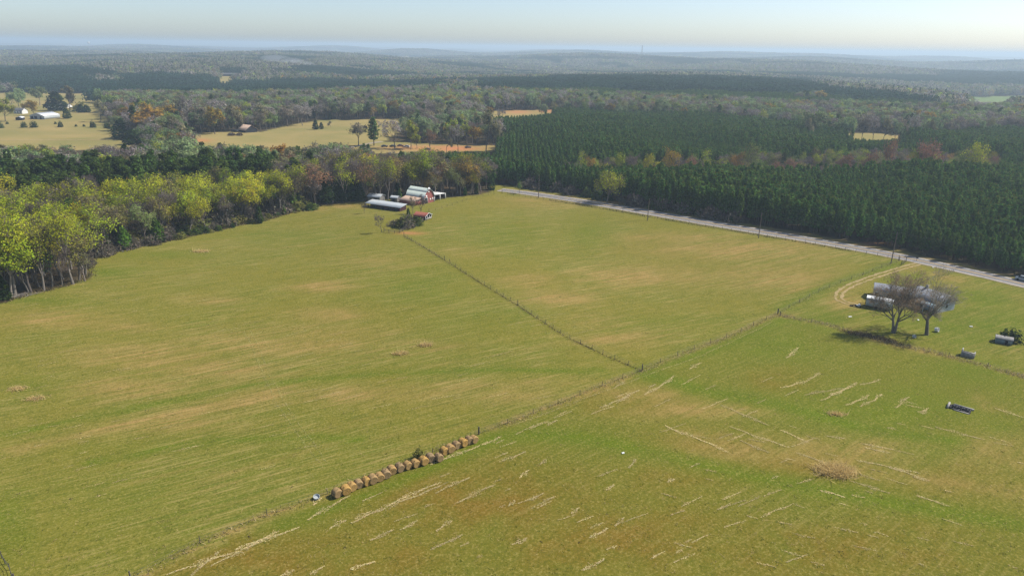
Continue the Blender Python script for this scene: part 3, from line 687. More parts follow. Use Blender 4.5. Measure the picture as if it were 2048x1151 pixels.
for s, a, b in ((1., NEARLIM+12, 2600.), (1.5, 2600., 4600.), (2.4, 4600., 9000.)):
    x, y = wedge(44*s, a, b, jit=.2); xs.append(x); ys.append(y); ss.append(np.full(len(x), s))
x = np.concatenate(xs); y = np.concatenate(ys); s = np.concatenate(ss); c, u, v = cover(x, y); k = c != 4; k &= ~veiled(x, y, np.full(len(x), 14.))
x, y, s, c = x[k], y[k], s[k], c[k]; n = len(x); rz = rng.uniform(0, 6.28, n)
gz = _sum(_waves(6, 400, 1500), x, y)+.25*rng.normal(size=n)
idx = np.where((c == 1) | (c == 3), rng.integers(0, 2, n), np.where(gz > .6, 5+rng.integers(0, 2, n), 2+rng.integers(0, 3, n)))
scatter('distant_forest', x, y, np.where(s > 2, .95, 1.)*(.9+.1*s), rz, idx, STANDS, 'rolling forest fading blue into the haze', tilt_of(x, y, rz), -.3, s)
print('TREES', len(PX), len(TX), len(HX), len(x))
# ------------------------------------------------------------------ single trees and bushes, read off the photo
def hpx(u, v, h):
    p = G(u, v); D = np.linalg.norm(p-[0, 0, CAMZ]); return h*D/FPX/math.cos(math.asin((CAMZ-p[2])/D)*.9)
FULL = {'yg': 'yf_0', 'pg': 'pf_0', 'ol': 'of_0', 'or': 'nf_0', 'ba': 'gf_0'}
def tp(name, key, u, v, h, label, w=1., cat=None, group=None, rz=None):
    if v < 312 and key[:2] in FULL: key = FULL[key[:2]] if key != 'ol_1' else 'bf_0'
    p = G(u, v); return tree(name, key, p[0], p[1], hpx(u, v, h), label, cat or ('shrub' if 'bush' in name or 'shrub' in name else 'tree'), group, w, rz)
tp('spring_tree', 'lo_0', 1214, 405, 64, 'round yellow-green tree standing alone on the far verge of the road', .95)
tp('sapling', 'fr_0', 1038, 387, 24, 'small bright green sapling at the top bend of the road', .8)
tp('bare_tree', 'ru_0', 1688, 474, 30, 'small reddish bare tree at the front edge of the pine plantation', .9)
tp('budding_tree', 'or_0', 1350, 416, 26, 'small orange-brown tree before the pines on the road verge', .7)
# behind the red barn
tp('spring_tree', 'yg_2', 776, 402, 84, 'tall light green tree rising left of the red barn roof', .72)
tp('rusty_tree', 'ru_0', 737, 401, 74, 'rust-red tree behind the long low shed', .95)
tp('spring_tree', 'yg_0', 843, 393, 92, 'tall thin-stemmed green tree straight behind the red barn', .8)
tp('budding_tree', 'ol_1', 886, 388, 88, 'broad brown budding tree behind the open lean-to of the red barn', 1.05)
tp('orange_tree', 'or_0', 862, 393, 50, 'low rust-orange tree between the red barn and its brown neighbour', .9)
tp('orange_tree', 'or_0', 928, 389, 72, 'tall orange-gold crowned tree nearest the pine plantation behind the barn', .85)
tp('pale_tree', 'pg_0', 905, 392, 58, 'pale sage tree just left of the orange-gold tree', .8)
tp('cedar_tree', 'ce_2', 930, 390, 22, 'bright green young cedar at the foot of the orange-gold tree', .9)
tp('cedar_tree', 'ce_0', 953, 388, 24, 'green cedar at the corner where the pasture meets the road bend', 1.)
tp('cedar_tree', 'ce_1', 982, 380, 30, 'dark cedar beside the top end of the visible road', 1.1)
tp('cedar_tree', 'ce_2', 800, 398, 26, 'slim bright cedar between the back shed and the barn', .8)
for u, v, h, w, t in [(655, 405, 58, 1.3, 'dark'), (672, 403, 48, 1.2, 'dark'), (690, 402, 46, 1.4, 'dark'), (705, 401, 44, 1.3, 'dark'), (720, 401, 40, 1.2, 'dark')]:
    tp('cedar_tree', 'ce_1', u, v, h, 'dark cedar in the clump at the pasture edge left of the long shed', w, None, 'dark cedars beside the long shed')
for u, v, h, w, l in [(590, 420, 42, 1.1, 'bright green cedar at the wood edge above the pasture corner'), (568, 428, 22, 1.2, 'low green cedar just left of the bright one'), (520, 446, 30, 1.1, 'green cedar on the wood edge among bare trunks'),
                      (316, 484, 52, 1.15, 'tall bright green cedar alone at the wood edge'), (250, 498, 50, 1.2, 'bright green cedar behind the grey brush'), (205, 502, 40, 1.6, 'broad dark green cedar beside the grey brush'), (188, 506, 44, 1.5, 'dark green cedar nearest the forward clump of trees'), (7, 600, 40, 1.4, 'dark cedar at the corner of the wood beside the fallen branches')]:
    tp('cedar_tree', 'ce_2' if 'bright' in l else 'ce_0', u, v, h, l, w)
# the forward clump at the left of the pasture
for i, (u, v, h, k, l, w) in enumerate([(146, 568, 132, 'yh_0', 'tallest yellow-green tree on the point of the forward clump', .8), (105, 574, 105, 'yh_1', 'yellow-green tree behind the point tree of the forward clump', .8), (88, 581, 120, 'oh_0', 'olive budding tree in the middle of the forward clump', .75), (62, 584, 130, 'yh_1', 'full yellow-green tree above the fallen branches', .85),
        (30, 590, 150, 'yh_0', 'tall yellow-green tree by the frame edge of the forward clump', .9), (170, 562, 50, 'ol_1', 'short grey-green tree on the outer flank of the forward clump', .9), (125, 572, 70, 'ba_0', 'thin bare tree inside the forward clump', .7), (12, 596, 110, 'oh_0', 'golden budding tree beside the frame edge in the forward clump', .8)]):
    tp('spring_tree' if k[:2] in ('yg', 'yh') else 'budding_tree' if k[:2] != 'ba' else 'bare_tree', k, u, v, h, l, w)
for i in range(22):
    t = i/21.; u = 175+150*t; v = np.interp(u, [175, 190, 240, 330], [537, 517, 499, 484])+random.uniform(-7, 3)
    tp('grey_bush', 'bu_%d' % (i % 3), u, v, random.uniform(9, 20), 'leafless grey-brown bush in the brush along the pasture wood', random.uniform(1, 1.5), None, 'grey brush along the wood')
for i in range(46):
    u = random.uniform(195, 640); v = float(np.interp(u, *zip(*EDGE[5:13])))-random.uniform(3, 12)
    tp('understory_bush', 'bu_%d' % (i % 3) if i % 3 else 'gb_2', u, v, random.uniform(14, 30), 'brown and olive undergrowth bush among the trunks of the pasture wood', random.uniform(.8, 1.3), None, 'undergrowth of the pasture wood')
for i in range(26):
    u = random.uniform(330, 640); v = float(np.interp(u, *zip(*EDGE[7:13])))+random.uniform(-4, 1.5)
    tp('green_bush', 'gb_%d' % (i % 3), u, v, random.uniform(6, 13), 'low green bush fringing the foot of the pasture wood', random.uniform(.9, 1.4), None, 'green fringe bushes of the wood')
for i in range(40):
    u = random.choice([random.uniform(1050, 1140), random.uniform(1240, 1320), random.uniform(1060, 1480)]); v = float(np.interp(u, *zip(*ROADC)))-random.uniform(9, 15)
    tp('verge_bush', 'bu_%d' % (i % 3), u, v, random.uniform(9, 24), 'bare brown bush on the far verge between road and pines', random.uniform(.9, 1.3), None, 'brown bushes on the far verge')
for i in range(18):
    u = random.uniform(1085, 1480); v = float(np.interp(u, *zip(*ROADC)))-random.uniform(9, 13)
    tp('verge_shrub', 'gb_%d' % (i % 2), u, v, random.uniform(9, 20), 'green shrub on the far verge between road and pines', random.uniform(.9, 1.2), None, 'green shrubs on the far verge')
# around the corral
tp('bare_tree', 'ba_0', 764, 464, 36, 'bare grey tree at the outer corner of the corral', .95)
tp('small_tree', 'ba_1', 728, 427, 23, 'small bare tree alone on the grass before the long shed', .75)
tp('cedar_tree', 'ce_2', 817, 438, 27, 'thick green cedar in the corral before the barn', .85)
tp('grey_bush', 'bu_1', 786, 451, 13, 'brown bush lying low inside the corral', 1.15)
tp('pale_bush', 'gb_2', 804, 453, 22, 'olive bush in the middle of the corral', 1.1)
tp('pale_bush', 'bu_0', 816, 455, 24, 'pale twiggy bush against the corral boards', 1.)
tp('green_bush', 'gb_0', 834, 451, 16, 'dark green round bush beside the red roofed shed', .95)
tp('bare_tree', 'ba_1', 842, 432, 44, 'bare brown tree standing in front of the barn roof', .85)
tp('bare_tree', 'ol_1', 826, 428, 34, 'brown budding tree before the rusty lower roof of the barn', .8)
# round the clearing with the junked cars
for u, v, h, k, w, nm, l in [(717, 291, 44, 'ol_1', 1.1, 'budding_tree', 'broad brown tree at the left end of the red dirt clearing'), (748, 291, 52, 'pine_1', 1.7, 'pale_pine', 'pale green pine spire beside the gravel drive of the clearing'), (790, 297, 54, 'ba_1', 1.05, 'bare_tree', 'wide grey bare tree standing before the clearing'),
        (822, 299, 58, 'yg_2', .75, 'spring_tree', 'green tree with dark trunk in front of the parked cars'), (834, 297, 30, 'yg_1', .9, 'spring_tree', 'low yellow-green tree leaning right of the dark trunk'), (860, 304, 45, 'ru_0', .8, 'rusty_tree', 'rust-red tree at the middle of the clearing'),
        (893, 305, 40, 'ol_0', .7, 'budding_tree', 'thin olive tree before the red dirt'), (916, 305, 54, 'ba_0', .7, 'bare_tree', 'bare pale tree against the red dirt'), (972, 302, 78, 'ol_0', .7, 'budding_tree', 'tallest thin olive tree at the right end of the clearing'),
        (948, 253, 34, 'tall_0', .8, 'tall_pine', 'dark pine beside the orange field'), (1005, 241, 22, 'ba_1', 1.1, 'bare_tree', 'reddish bare tree on the orange field'), (980, 240, 26, 'or_0', .9, 'orange_tree', 'golden tree at the left of the orange field'),
        (1307, 243, 26, 'tall_1', 1.1, 'tall_pine', 'lone dark pine sticking out beyond the plantation'), (1270, 236, 18, 'tall_2', 1.5, 'tall_pine', 'low spreading pine left of the lone dark pine'),
        (643, 258, 13, 'ce_1', 1.4, 'cedar_tree', 'dark little cedar on the dry middle field'), (662, 255, 12, 'ol_0', 1., 'small_tree', 'small leaning tree on the dry middle field'), (632, 259, 17, 'ce_0', 1.6, 'cedar_tree', 'dark cedar at the left rim of the dry middle field')]:
    tp(nm, k, u, v, h, l, w)
# hardwood strip through the plantation
for i, (u, k, h, w, l) in enumerate([(1164, 'yg_2', 34, .55, 'slim yellow-green tree first in the strip through the pines'), (1182, 'or_0', 26, .6, 'slim golden tree second in the strip through the pines'), (1231, 'yg_0', 30, .6, 'slim lime tree in the strip above the lone round tree'), (1267, 'ba_0', 26, .7, 'grey bare tree in the strip right of the lime one'), (1303, 'yg_1', 28, .7, 'rounded lime tree in the middle of the strip'),
        (1343, 'or_0', 40, .6, 'tall orange tree in the middle of the strip'), (1382, 'ru_0', 24, .8, 'orange-red tree right of the tall orange one'), (1412, 'yg_2', 34, .8, 'yellow-green tree with bare neighbour in the strip'), (1465, 'or_0', 30, .6, 'golden tree toward the right half of the strip'), (1500, 'pg_0', 46, .75, 'tall pale green tree at the break of the strip'),
        (1690, 'ru_0', 24, 1., 'red tree in the eastern strip left of the tallest red one'), (1740, 'ru_0', 26, .9, 'round red tree in the eastern strip under the tan field'), (1775, 'ru_0', 50, .5, 'tallest red tree in the eastern strip'), (1818, 'yg_0', 28, .6, 'narrow lime tree in the eastern strip'), (1830, 'ru_0', 42, .7, 'deep red tree right of the lime one'), (1856, 'ru_0', 44, .75, 'pale red tree in the eastern strip'), (1926, 'yg_1', 38, .8, 'yellow tree at the far end of the eastern strip')]):
    tp('spring_tree' if k[:2] in ('yg', 'pg') else 'red_tree' if k == 'ru_0' else 'budding_tree', k, u, 364, h+27, l, w*1.1)
for i, u in enumerate([1612, 1700, 1722, 1745, 1765, 1788, 1800, 1826, 1852, 1870, 1890, 1915]):
    tp('stream_tree', ['ol_0', 'pg_0', 'ol_1', 'ba_0'][i % 4], u, 284+random.uniform(-2, 2), random.uniform(34, 46), 'thin budding tree with dark trunk in the row by the tan field', .6, None, 'row of trees by the tan field')
tp('spring_tree', 'pg_0', 1621, 280, 52, 'broad bright green tree left of the tan field', .95)
# the pasture with the metal barn
for u, v, h, k, w, nm, l in [(11, 243, 36, 'yg_1', 1., 'spring_tree', 'olive-gold tree at the frame edge beside the metal barn'), (22, 220, 28, 'pg_0', .9, 'spring_tree', 'pale green tree behind the grey roofed house'), (38, 214, 30, 'pg_0', .8, 'spring_tree', 'taller pale green tree behind the grey roofed house'), (70, 231, 25, 'or_0', 1.1, 'orange_tree', 'orange-brown tree right behind the metal barn'),
        (80, 211, 30, 'pg_0', 1.1, 'spring_tree', 'wide faded green tree in front of the far pine block'), (115, 220, 30, 'ce_1', 2.2, 'dark_tree', 'dark evergreen before the long house'), (140, 222, 40, 'ol_0', .8, 'budding_tree', 'grey tree with yellow top beside the long house'), (160, 222, 14, 'gb_2', 1.4, 'pale_bush', 'pale green bush beside the dark pair'), (163, 225, 14, 'ce_1', 2., 'dark_tree', 'dark round tree first of the pair in the pasture'), (174, 225, 13, 'ce_1', 2., 'dark_tree', 'dark round tree second of the pair in the pasture'),
        (134, 237, 16, 'ce_0', 1.9, 'cedar_tree', 'small green tree standing alone right of the metal barn'), (195, 213, 30, 'pg_0', .8, 'spring_tree', 'pale tree over a dark bush at the pasture end'), (202, 244, 36, 'ol_0', .8, 'budding_tree', 'olive tree at the head of the hedge line'), (217, 250, 24, 'ba_0', .9, 'bare_tree', 'grey tree second in the hedge line'), (228, 262, 26, 'pg_0', .9, 'spring_tree', 'pale round tree in the hedge line'), (240, 244, 30, 'ba_1', .9, 'bare_tree', 'mauve bare tree behind the hedge line'),
        (248, 276, 34, 'ce_1', 2.2, 'dark_tree', 'dark tree at the foot of the hedge line'), (273, 272, 50, 'tall_0', .9, 'tall_pine', 'tall dark pine in front of the golden oak'), (266, 288, 26, 'ce_1', 2.2, 'cedar_tree', 'dark cedar beside the parked car'), (312, 272, 52, 'or_0', 1.35, 'golden_tree', 'broad golden tree rising over the green roofed house'), (335, 262, 45, 'or_0', 1.1, 'golden_tree', 'golden tree behind the broad one'), (300, 250, 40, 'or_0', 1., 'golden_tree', 'distant golden tree above the broad one'),
        (372, 262, 62, 'ba_0', .5, 'bare_tree', 'tall bare trunked tree behind the green shed'), (360, 258, 50, 'ol_0', 1., 'budding_tree', 'olive tree over the green roofed house'), (402, 264, 48, 'ol_1', 1.1, 'budding_tree', 'wide tan budding tree on the lawn right of the green shed'), (430, 268, 48, 'or_0', .95, 'golden_tree', 'golden-brown tree alone on the lawn'), (465, 262, 46, 'ol_0', 1., 'budding_tree', 'olive tree just left of the dark barn'), (445, 255, 48, 'ba_1', 1., 'bare_tree', 'grey bare tree behind the lawn'), (385, 250, 44, 'ba_0', 1., 'bare_tree', 'bare tree deep behind the green shed'),
        (520, 257, 44, 'ol_0', 1., 'budding_tree', 'olive tree overhanging the dark barn'), (545, 254, 36, 'ba_1', 1.1, 'bare_tree', 'grey tree first in the row right of the dark barn'), (575, 253, 38, 'ol_1', 1.2, 'budding_tree', 'tan tree second in the row right of the dark barn'), (605, 251, 36, 'ba_0', 1.1, 'bare_tree', 'grey tree third in the row right of the dark barn'), (330, 280, 28, 'ba_0', 1.1, 'bare_tree', 'grey leafless tree left of the green shed')]:
    tp(nm, k, u, v, h, l, w)
for i, (u, v, h) in enumerate([(3, 256, 7), (48, 255, 8), (68, 255, 9), (121, 254, 8), (186, 255, 9), (215, 256, 8)]):
    tp('round_bush', 'gb_1', u, v, h, 'round dark bush in the line across the dry pasture', .9, None, 'bushes lined across the pasture')
for i, (u, v) in enumerate([(111, 248), (152, 253), (168, 253), (15, 248)]):
    tp('tiny_bush', 'gb_1', u, v, 3.2, 'tiny dark bush dotted on the dry pasture', 1.2, None, 'tiny bushes on the pasture')
tp('yard_bush', 'gb_1', 2019, 683, 19, 'dark bush behind the small blue shed', 1.2)
tp('weed_bush', 'gb_2', 838, 916, 21, 'small green weed tree growing out of the row of bales', .55)

# the two big bare trees in the yard
def yard_tree(u, v, h, seed, nb, spread, tw, twc, label, w, stems=1, trunk=.36):
    p = G(u, v); Hm = hpx(u, v, h); r = np.random.default_rng(seed); segs, tips = [], []
    for s in range(stems):
        d = np.array([.10*(-1 if s else 1) if stems > 1 else .02, .05*s, 1.])
        grow(r, np.array([0.12*(1 if s == 0 else -1)*(stems > 1), 0, 0.]), d, Hm*trunk, 0.46 if stems == 1 else .36, 0, len(nb), segs, tips, nb, spread, .05, 4)
    top = np.percentile([t[0][2] for t in tips], 98); k = Hm/top
    segs = [(a*k*np.array([w, w, 1]), b*k*np.array([w, w, 1]), c, e, l) for a, b, c, e, l in segs]
    wb = MB(); wood(wb, segs, (.15, .13, .105), r)
    tpz = np.array([t[0] for t in tips])*k*np.array([w, w, 1]); td = np.array([t[1] for t in tips])
    cb = MB(); b = np.repeat(tpz, tw, 0)+r.normal(0, .16, (len(tpz)*tw, 3)); ax = np.repeat(td, tw, 0)+r.normal(0, .38, (len(tpz)*tw, 3))
    cards(cb, b+ax*.2, .06, twc, r, .3, 13, 0, ax)
    o = thing('bare_tree', (p[0], p[1], p[2]-.05), 0, label, 'tree')
    link('trunk', wb.mesh('yard_trunk', M_BARK), o); link('crown', cb.mesh('yard_twigs', M_LEAF), o)
yard_tree(1787, 665, 102, 5, (6, 5, 5, 4), (.66, .55, .5, .5), 6, (.32, .225, .15), 'leafless reddish-twigged tree in front of the white trailer', .95, 2, .30)
yard_tree(1853, 669, 104, 9, (8, 5, 5, 4), (1.0, .52, .48, .48), 5, (.29, .26, .19), 'leafless spreading dark tree in front of the metal roofed house', 1.12, 1, .21)

# ------------------------------------------------------------------ round bales
M_HAY = None
def hay_mat():
    m, nt, ns, ls = newmat('hay'); out = N(nt, 'ShaderNodeOutputMaterial'); b = N(nt, 'ShaderNodeBsdfDiffuse'); tc = N(nt, 'ShaderNodeTexCoord'); oi = N(nt, 'ShaderNodeObjectInfo')
    sp = N(nt, 'ShaderNodeSeparateXYZ'); ls.new(tc.outputs['Object'], sp.inputs[0])
    rr = mathn(nt, 'SQRT', mathn(nt, 'ADD', mathn(nt, 'POWER', sp.outputs[1], 2.), mathn(nt, 'POWER', mathn(nt, 'SUBTRACT', sp.outputs[2], .74), 2.)))
    f = noise(nt, mapping(nt, tc.outputs['Object'], 0, (1, 4, 4)), 3., 5, .7); w = mathn(nt, 'FRACT', mathn(nt, 'ADD', mathn(nt, 'MULTIPLY', rr, 6.), mathn(nt, 'MULTIPLY', f, 1.2)))
    k = mixc(nt, ramp(nt, f, .3, .7), (.46, .31, .135), (.30, .195, .09)); k = mixc(nt, mathn(nt, 'MULTIPLY', mathn(nt, 'LESS_THAN', w, .3), .45), k, (.17, .11, .06))
    h = N(nt, 'ShaderNodeHueSaturation'); ls.new(k, h.inputs['Color']); ls.new(ramp(nt, oi.outputs['Random'], 0, 1, .66, 1.0), h.inputs['Value']); ls.new(ramp(nt, oi.outputs['Random'], 0, 1, .88, 1.15), h.inputs['Saturation'])
    ls.new(h.outputs[0], b.inputs[0]); bn = N(nt, 'ShaderNodeBump'); bn.inputs['Strength'].default_value = .6; ls.new(f, bn.inputs['Height']); ls.new(bn.outputs[0], b.inputs['Normal']); ls.new(b.outputs[0], out.inputs[0]); return m
M_HAY = hay_mat()
def bale(seed):
    r = np.random.default_rng(seed); mb = MB(); n = 26; xs = [-.68, -.62, -.3, 0, .3, .62, .68]; rs = [.64, .73, .76, .765, .76, .73, .64]; V = []
    for x_, q in zip(xs, rs):
        for j in range(n):
            a = j/n*6.2832; rr = q*(1+r.normal(0, .012))*(1+.03*math.sin(2*a+seed)); z = math.sin(a)*rr*(.93 if math.sin(a) < 0 else 1.); V.append((x_+r.normal(0, .012), math.cos(a)*rr*1.03, max(z, -.69)+.74-.05))
    i, j = np.meshgrid(np.arange(len(xs)-1), np.arange(n), indexing='ij'); i = i.ravel(); j = j.ravel(); k = (j+1) % n
    mb.add(V, np.stack([i*n+j, i*n+k, (i+1)*n+k, (i+1)*n+j], -1))
    for e, s in ((0, -1), (len(xs)-1, 1)):
        ring = np.array(V[e*n:(e+1)*n]); c0 = ring.mean(0)+np.array([s*-.03, 0, 0]); f = [[0, 1+q, 1+(q+1) % n] if s < 0 else [0, 1+(q+1) % n, 1+q] for q in range(n)]; mb.add(np.concatenate([[c0], ring]), f)
    h = MB(); p = unit(60, r); p[:, 0] *= .62; q = np.stack([p[:, 0]*1.05, p[:, 1]*.77, np.abs(p[:, 2])*.77+.7], -1); cards(mb, q, .10, (1, 1, 1), r, .1, 5)
    return mb.mesh('bale_%d' % seed, M_HAY, True)
BALES = [bale(i) for i in range(5)]
BZ = [(380, 745), (470, 715), (530, 680), (600, 650), (680, 625), (745, 605), (815, 580), (880, 550), (940, 510), (1020, 485), (1100, 460), (1180, 440), (1265, 415), (1335, 385), (1420, 380), (1475, 312), (1535, 290), (1600, 252), (1668, 228), (1730, 202), (1778, 192)]
a0 = ANG_C
BAD = {0: 'first round bale, at the near end of the row beside the dark fence post', 12: 'grey weathered round bale beside the small green weed tree', 20: 'last round bale, at the far end of the row below the tall post', 11: 'pale bale showing its coiled end just before the grey one', 15: 'dark bale starting the last five of the row after the gap', 14: 'bale standing just before the gap in the row'}
ORD = ['', 'second', 'third', 'fourth', 'fifth', 'sixth', 'seventh', 'eighth', 'ninth', 'tenth', 'eleventh', '', '', 'fourteenth', '', '', 'seventeenth', 'eighteenth', 'nineteenth', 'twentieth', '']
for i, (zx, zy) in enumerate(BZ):
    p = G(600+zx/5.115, 840+(zy+30)/5.115)
    o = link('hay_bale', BALES[i % 5], None, p, a0-math.pi/2+R(random.uniform(-9, 9))); s = random.uniform(.86, .97); o.scale = (s, s, s)
    tag(o, BAD.get(i, 'tan round bale, %s along the row from the fence post end' % ORD[i]), 'hay bale', 'round hay bales in a row')

# ------------------------------------------------------------------ fences, poles
M_POST = solid('old_wood', (.105, .088, .070), .9, 0, .4, 4.); M_WIRE = solid('wire', (.16, .15, .14), .6, .6, .2, 2.); M_POLE = solid('pole_wood', (.17, .135, .105), .9, 0, .3, 3.)
M_STEEL = solid('galvanised', (.45, .46, .46), .5, .4, .2, 2.)
def fence(px, label, step, hp, wires, name='wire_fence', rad=.055, tall=(), wr=.012, maxp=98, end=.095, rails=False):
    W = wpts(px); p = np.array([q[:2] for q in W]); s = np.concatenate([[0], np.cumsum(np.hypot(*np.diff(p, axis=0).T))]); n = min(maxp, max(2, int(s[-1]/step)+1)); t = np.linspace(0, s[-1], n)
    x = np.interp(t, s, p[:, 0]); y = np.interp(t, s, p[:, 1]); x[1:-1] += rng.normal(0, .06, n-2); z = hgt(x, y)
    o = thing(name, (x[0], y[0], z[0]), 0, label, 'fence'); X = np.stack([x-x[0], y-y[0], z-z[0]], -1); hs = []
    for i in range(n):
        big = i in (0, n-1) or (t[i-1] < 0) or any(abs(t[i]-q*s[-1]) < step*.6 for q in tall)
        h = (hp*1.35 if big else hp*random.uniform(.86, 1.1)); hs.append(h); mb = MB(); l = np.array([random.uniform(-.05, .05)*h, random.uniform(-.05, .05)*h, h])
        mb.tube((0, 0, -.2), l, end if big else rad*random.uniform(.8, 1.15), end*.9 if big else rad*.85, 6); link('post', mb.mesh('post', M_POST), o, X[i])
    mb = MB()
    for f in wires:
        for i in range(n-1): mb.tube(X[i]+[0, 0, hp*f], X[i+1]+[0, 0, hp*f], wr, wr, 3, (1, 1, 1), 0, False)
    link('rail' if rails else 'wire', mb.mesh('strand', M_POST if rails else M_WIRE), o); return o
fence([(808, 472), (848, 497), (897, 525), (946, 556), (1030, 607), (1130, 672), (1220, 715), (1284, 741)], 'weathered post fence running down the middle of the pasture', 3.6, 1.15, (.3, .5, .7, .92), tall=(.28, .62))
fence([(1285, 740), (1380, 700), (1470, 668), (1555, 628)], 'wire fence climbing from the middle fence corner to the yard corner', 6., 1.15, (.35, .65, .92))
fence([(1556, 627), (1588, 610), (1650, 577), (1730, 548), (1798, 522)], 'wire fence along the driveway from the yard corner to the road', 6., 1.15, (.35, .65, .92))
fence([(958, 868), (1050, 834), (1130, 802), (1210, 770), (1284, 742)], 'low wire fence in dry grass beyond the end of the bales', 6., 1.1, (.35, .65, .92))
fence([(262, 1160), (400, 1085), (520, 1036), (600, 1003), (672, 983), (760, 948), (860, 908), (957, 868)], 'sagging wire fence behind the row of round bales', 9., 1.15, (.4, .8))
fence([(1004, 387)]+[(u, v+9) for u, v in ROADC[2:]][:8]+[(1770, 514), (1797, 520)], 'roadside fence of close posts beside the near verge', 3.3, 1.2, (.25, .5, .75, .95), rad=.06)
fence([(1802, 530), (1812, 524)], 'short leaning gate fence at the corner by the leaning pole', 1.5, 1.2, (.3, .6, .95), rails=True, wr=.04)
fence([(858, 424), (866, 422), (885, 417), (910, 408), (950, 396), (988, 388)], 'barnyard wire fence running from the barn to the road bend', 4., 1.2, (.4, .8))
fence([(-8, 1092), (6, 1118), (20, 1142), (30, 1165)], 'short dark fence in the bottom corner of the pasture', 1.6, 1.1, (.4, .8), wr=.03)
fence([(1560, 632), (1640, 647), (1700, 664), (1790, 690), (1935, 720), (2060, 756)], 'wire fence half hidden in dead weeds below the yard', 7., 1.0, (.4, .8))
fence([(768, 464), (785, 466.5), (799, 466.5), (808, 461), (819, 457.5), (832, 453), (844, 446), (847, 438)], 'old board corral fence with pale rails round the bushes', 2.3, 1.3, (.35, .65, .92), 'corral_fence', .09, wr=.07, rails=True)
def upole(u, v, h, label):
    p = G(u, v); H = hpx(u, v, h); o = thing('utility_pole', p, 0, label, 'utility pole'); mb = MB(); mb.tube((0, 0, -.3), (0, 0, H), .17, .11, 8); link('pole', mb.mesh('pole', M_POLE), o)
    mb = MB(); mb.tube((0, 0, H-.02), (0, 0, H+.22), .035, .045, 6, (1, 1, 1), 0); mb.tube((-.12, 0, H-.5), (-.12, 0, H-.3), .04, .04, 6); link('insulator', mb.mesh('insulator', M_STEEL), o); return np.array([p[0], p[1], p[2]+H])
TOPS = [upole(1077, 396, 45, 'grey utility pole near the top bend of the road'), upole(1295, 441, 41, 'grey utility pole standing beyond the lone yellow-green tree'), upole(1517, 476, 46, 'pale utility pole on the near verge halfway down the road'), upole(1782, 526, 53, 'brown leaning utility pole by the driveway entrance')]
p = G(2330, 615); TOPS.append(np.array([p[0], p[1], 9.5]))
for i in range(4):
    a, b = TOPS[i]+[0, 0, .2], TOPS[i+1]+[0, 0, .2]; mb = MB(); q = [a+(b-a)*t-np.array([0, 0, 1.1*4*t*(1-t)]) for t in np.linspace(0, 1, 15)]
    for c, d in zip(q[:-1], q[1:]): mb.tube(c, d, .012, .012, 3, (1, 1, 1), 0, False)
    tag(link('power_line', mb.mesh('power_line', M_WIRE)), ['thin power line from the bend pole to the next pole', 'thin power line between the second and the halfway pole', 'thin power line between the halfway and the leaning pole', 'thin power line running from the leaning pole out of frame'][i], 'power line')

# ------------------------------------------------------------------ buildings
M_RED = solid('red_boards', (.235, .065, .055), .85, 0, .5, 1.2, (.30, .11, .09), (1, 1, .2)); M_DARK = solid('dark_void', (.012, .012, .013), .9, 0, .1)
M_WPAINT = solid('white_paint', (.70, .70, .68), .6, 0, .15, 1.); M_BARNROOF = seamed('barn_roof', (.42, .47, .44), (.33, .39, .36), .6, .65, 0, 0, (.34, .22, .15), .45)
M_RUSTROOF = seamed('rust_roof', (.46, .36, .28), (.38, .24, .17), .6, .7, 0, 0); M_PALEROOF = seamed('pale_roof', (.40, .43, .45), (.30, .33, .355), .7, .7, 0, 0, (.35, .28, .22), .4)
M_DKRED = solid('dark_red_boards', (.085, .022, .026), .9, 0, .5, 1., (.03, .02, .02)); M_GREYW = solid('grey_boards', (.20, .185, .17), .9, 0, .4, 1.5, None, (1, 1, .2))
M_BLROOF = seamed('bluegrey_roof', (.165, .18, .205), (.13, .14, .165), .45, .75, .0, 0, (.22, .2, .2), .25); M_PALEW = solid('pale_siding', (.40, .43, .43), .7, 0, .15, 1.); M_BROWNW = solid('brown_wall', (.15, .115, .085), .9, 0, .35, 1.5)
M_REDROOF = solid('red_roof', (.30, .095, .06), .6, 0, .3, .8); M_GREENR = solid('green_roof', (.06, .22, .14), .5, 0, .2, .6); M_GREENW = solid('green_wall', (.02, .07, .06), .8, 0, .3); M_PGREENR = solid('pale_green_roof', (.20, .32, .25), .5, 0, .2, .6)
M_BLACKW = solid('tarred_boards', (.022, .024, .03), .9, 0, .4, 1.); M_GLASS = solid('window_glass', (.03, .04, .05), .15, 0, .2); M_DKROOF = solid('shingle', (.10, .10, .11), .9, 0, .3, 2.); M_CONC = solid('concrete', (.40, .37, .33), .95, 0, .35, 1.5, (.26, .24, .2)); M_BLOCK = solid('block_wall', (.30, .29, .26), .95, 0, .4, 2.)
M_BLUETIN = seamed('blue_tin', (.16, .23, .26), (.12, .17, .20), .3, .5, .1, 0)
M_RUSTG = seamed('weathered_tin', (.22, .22, .21), (.15, .14, .13), .3, .8, 0, 0); M_SKYL = solid('white_metal', (.72, .73, .72), .45, 0, .15, .8)
def slab(mb, y0, z0, y1, z1, x0, x1, th=.10):
    mb.prism([(y0, z0), (y1, z1), (y1, z1+th), (y0, z0+th)] if y0 < y1 else [(y1, z1), (y0, z0), (y0, z0+th), (y1, z1+th)], x0, x1)
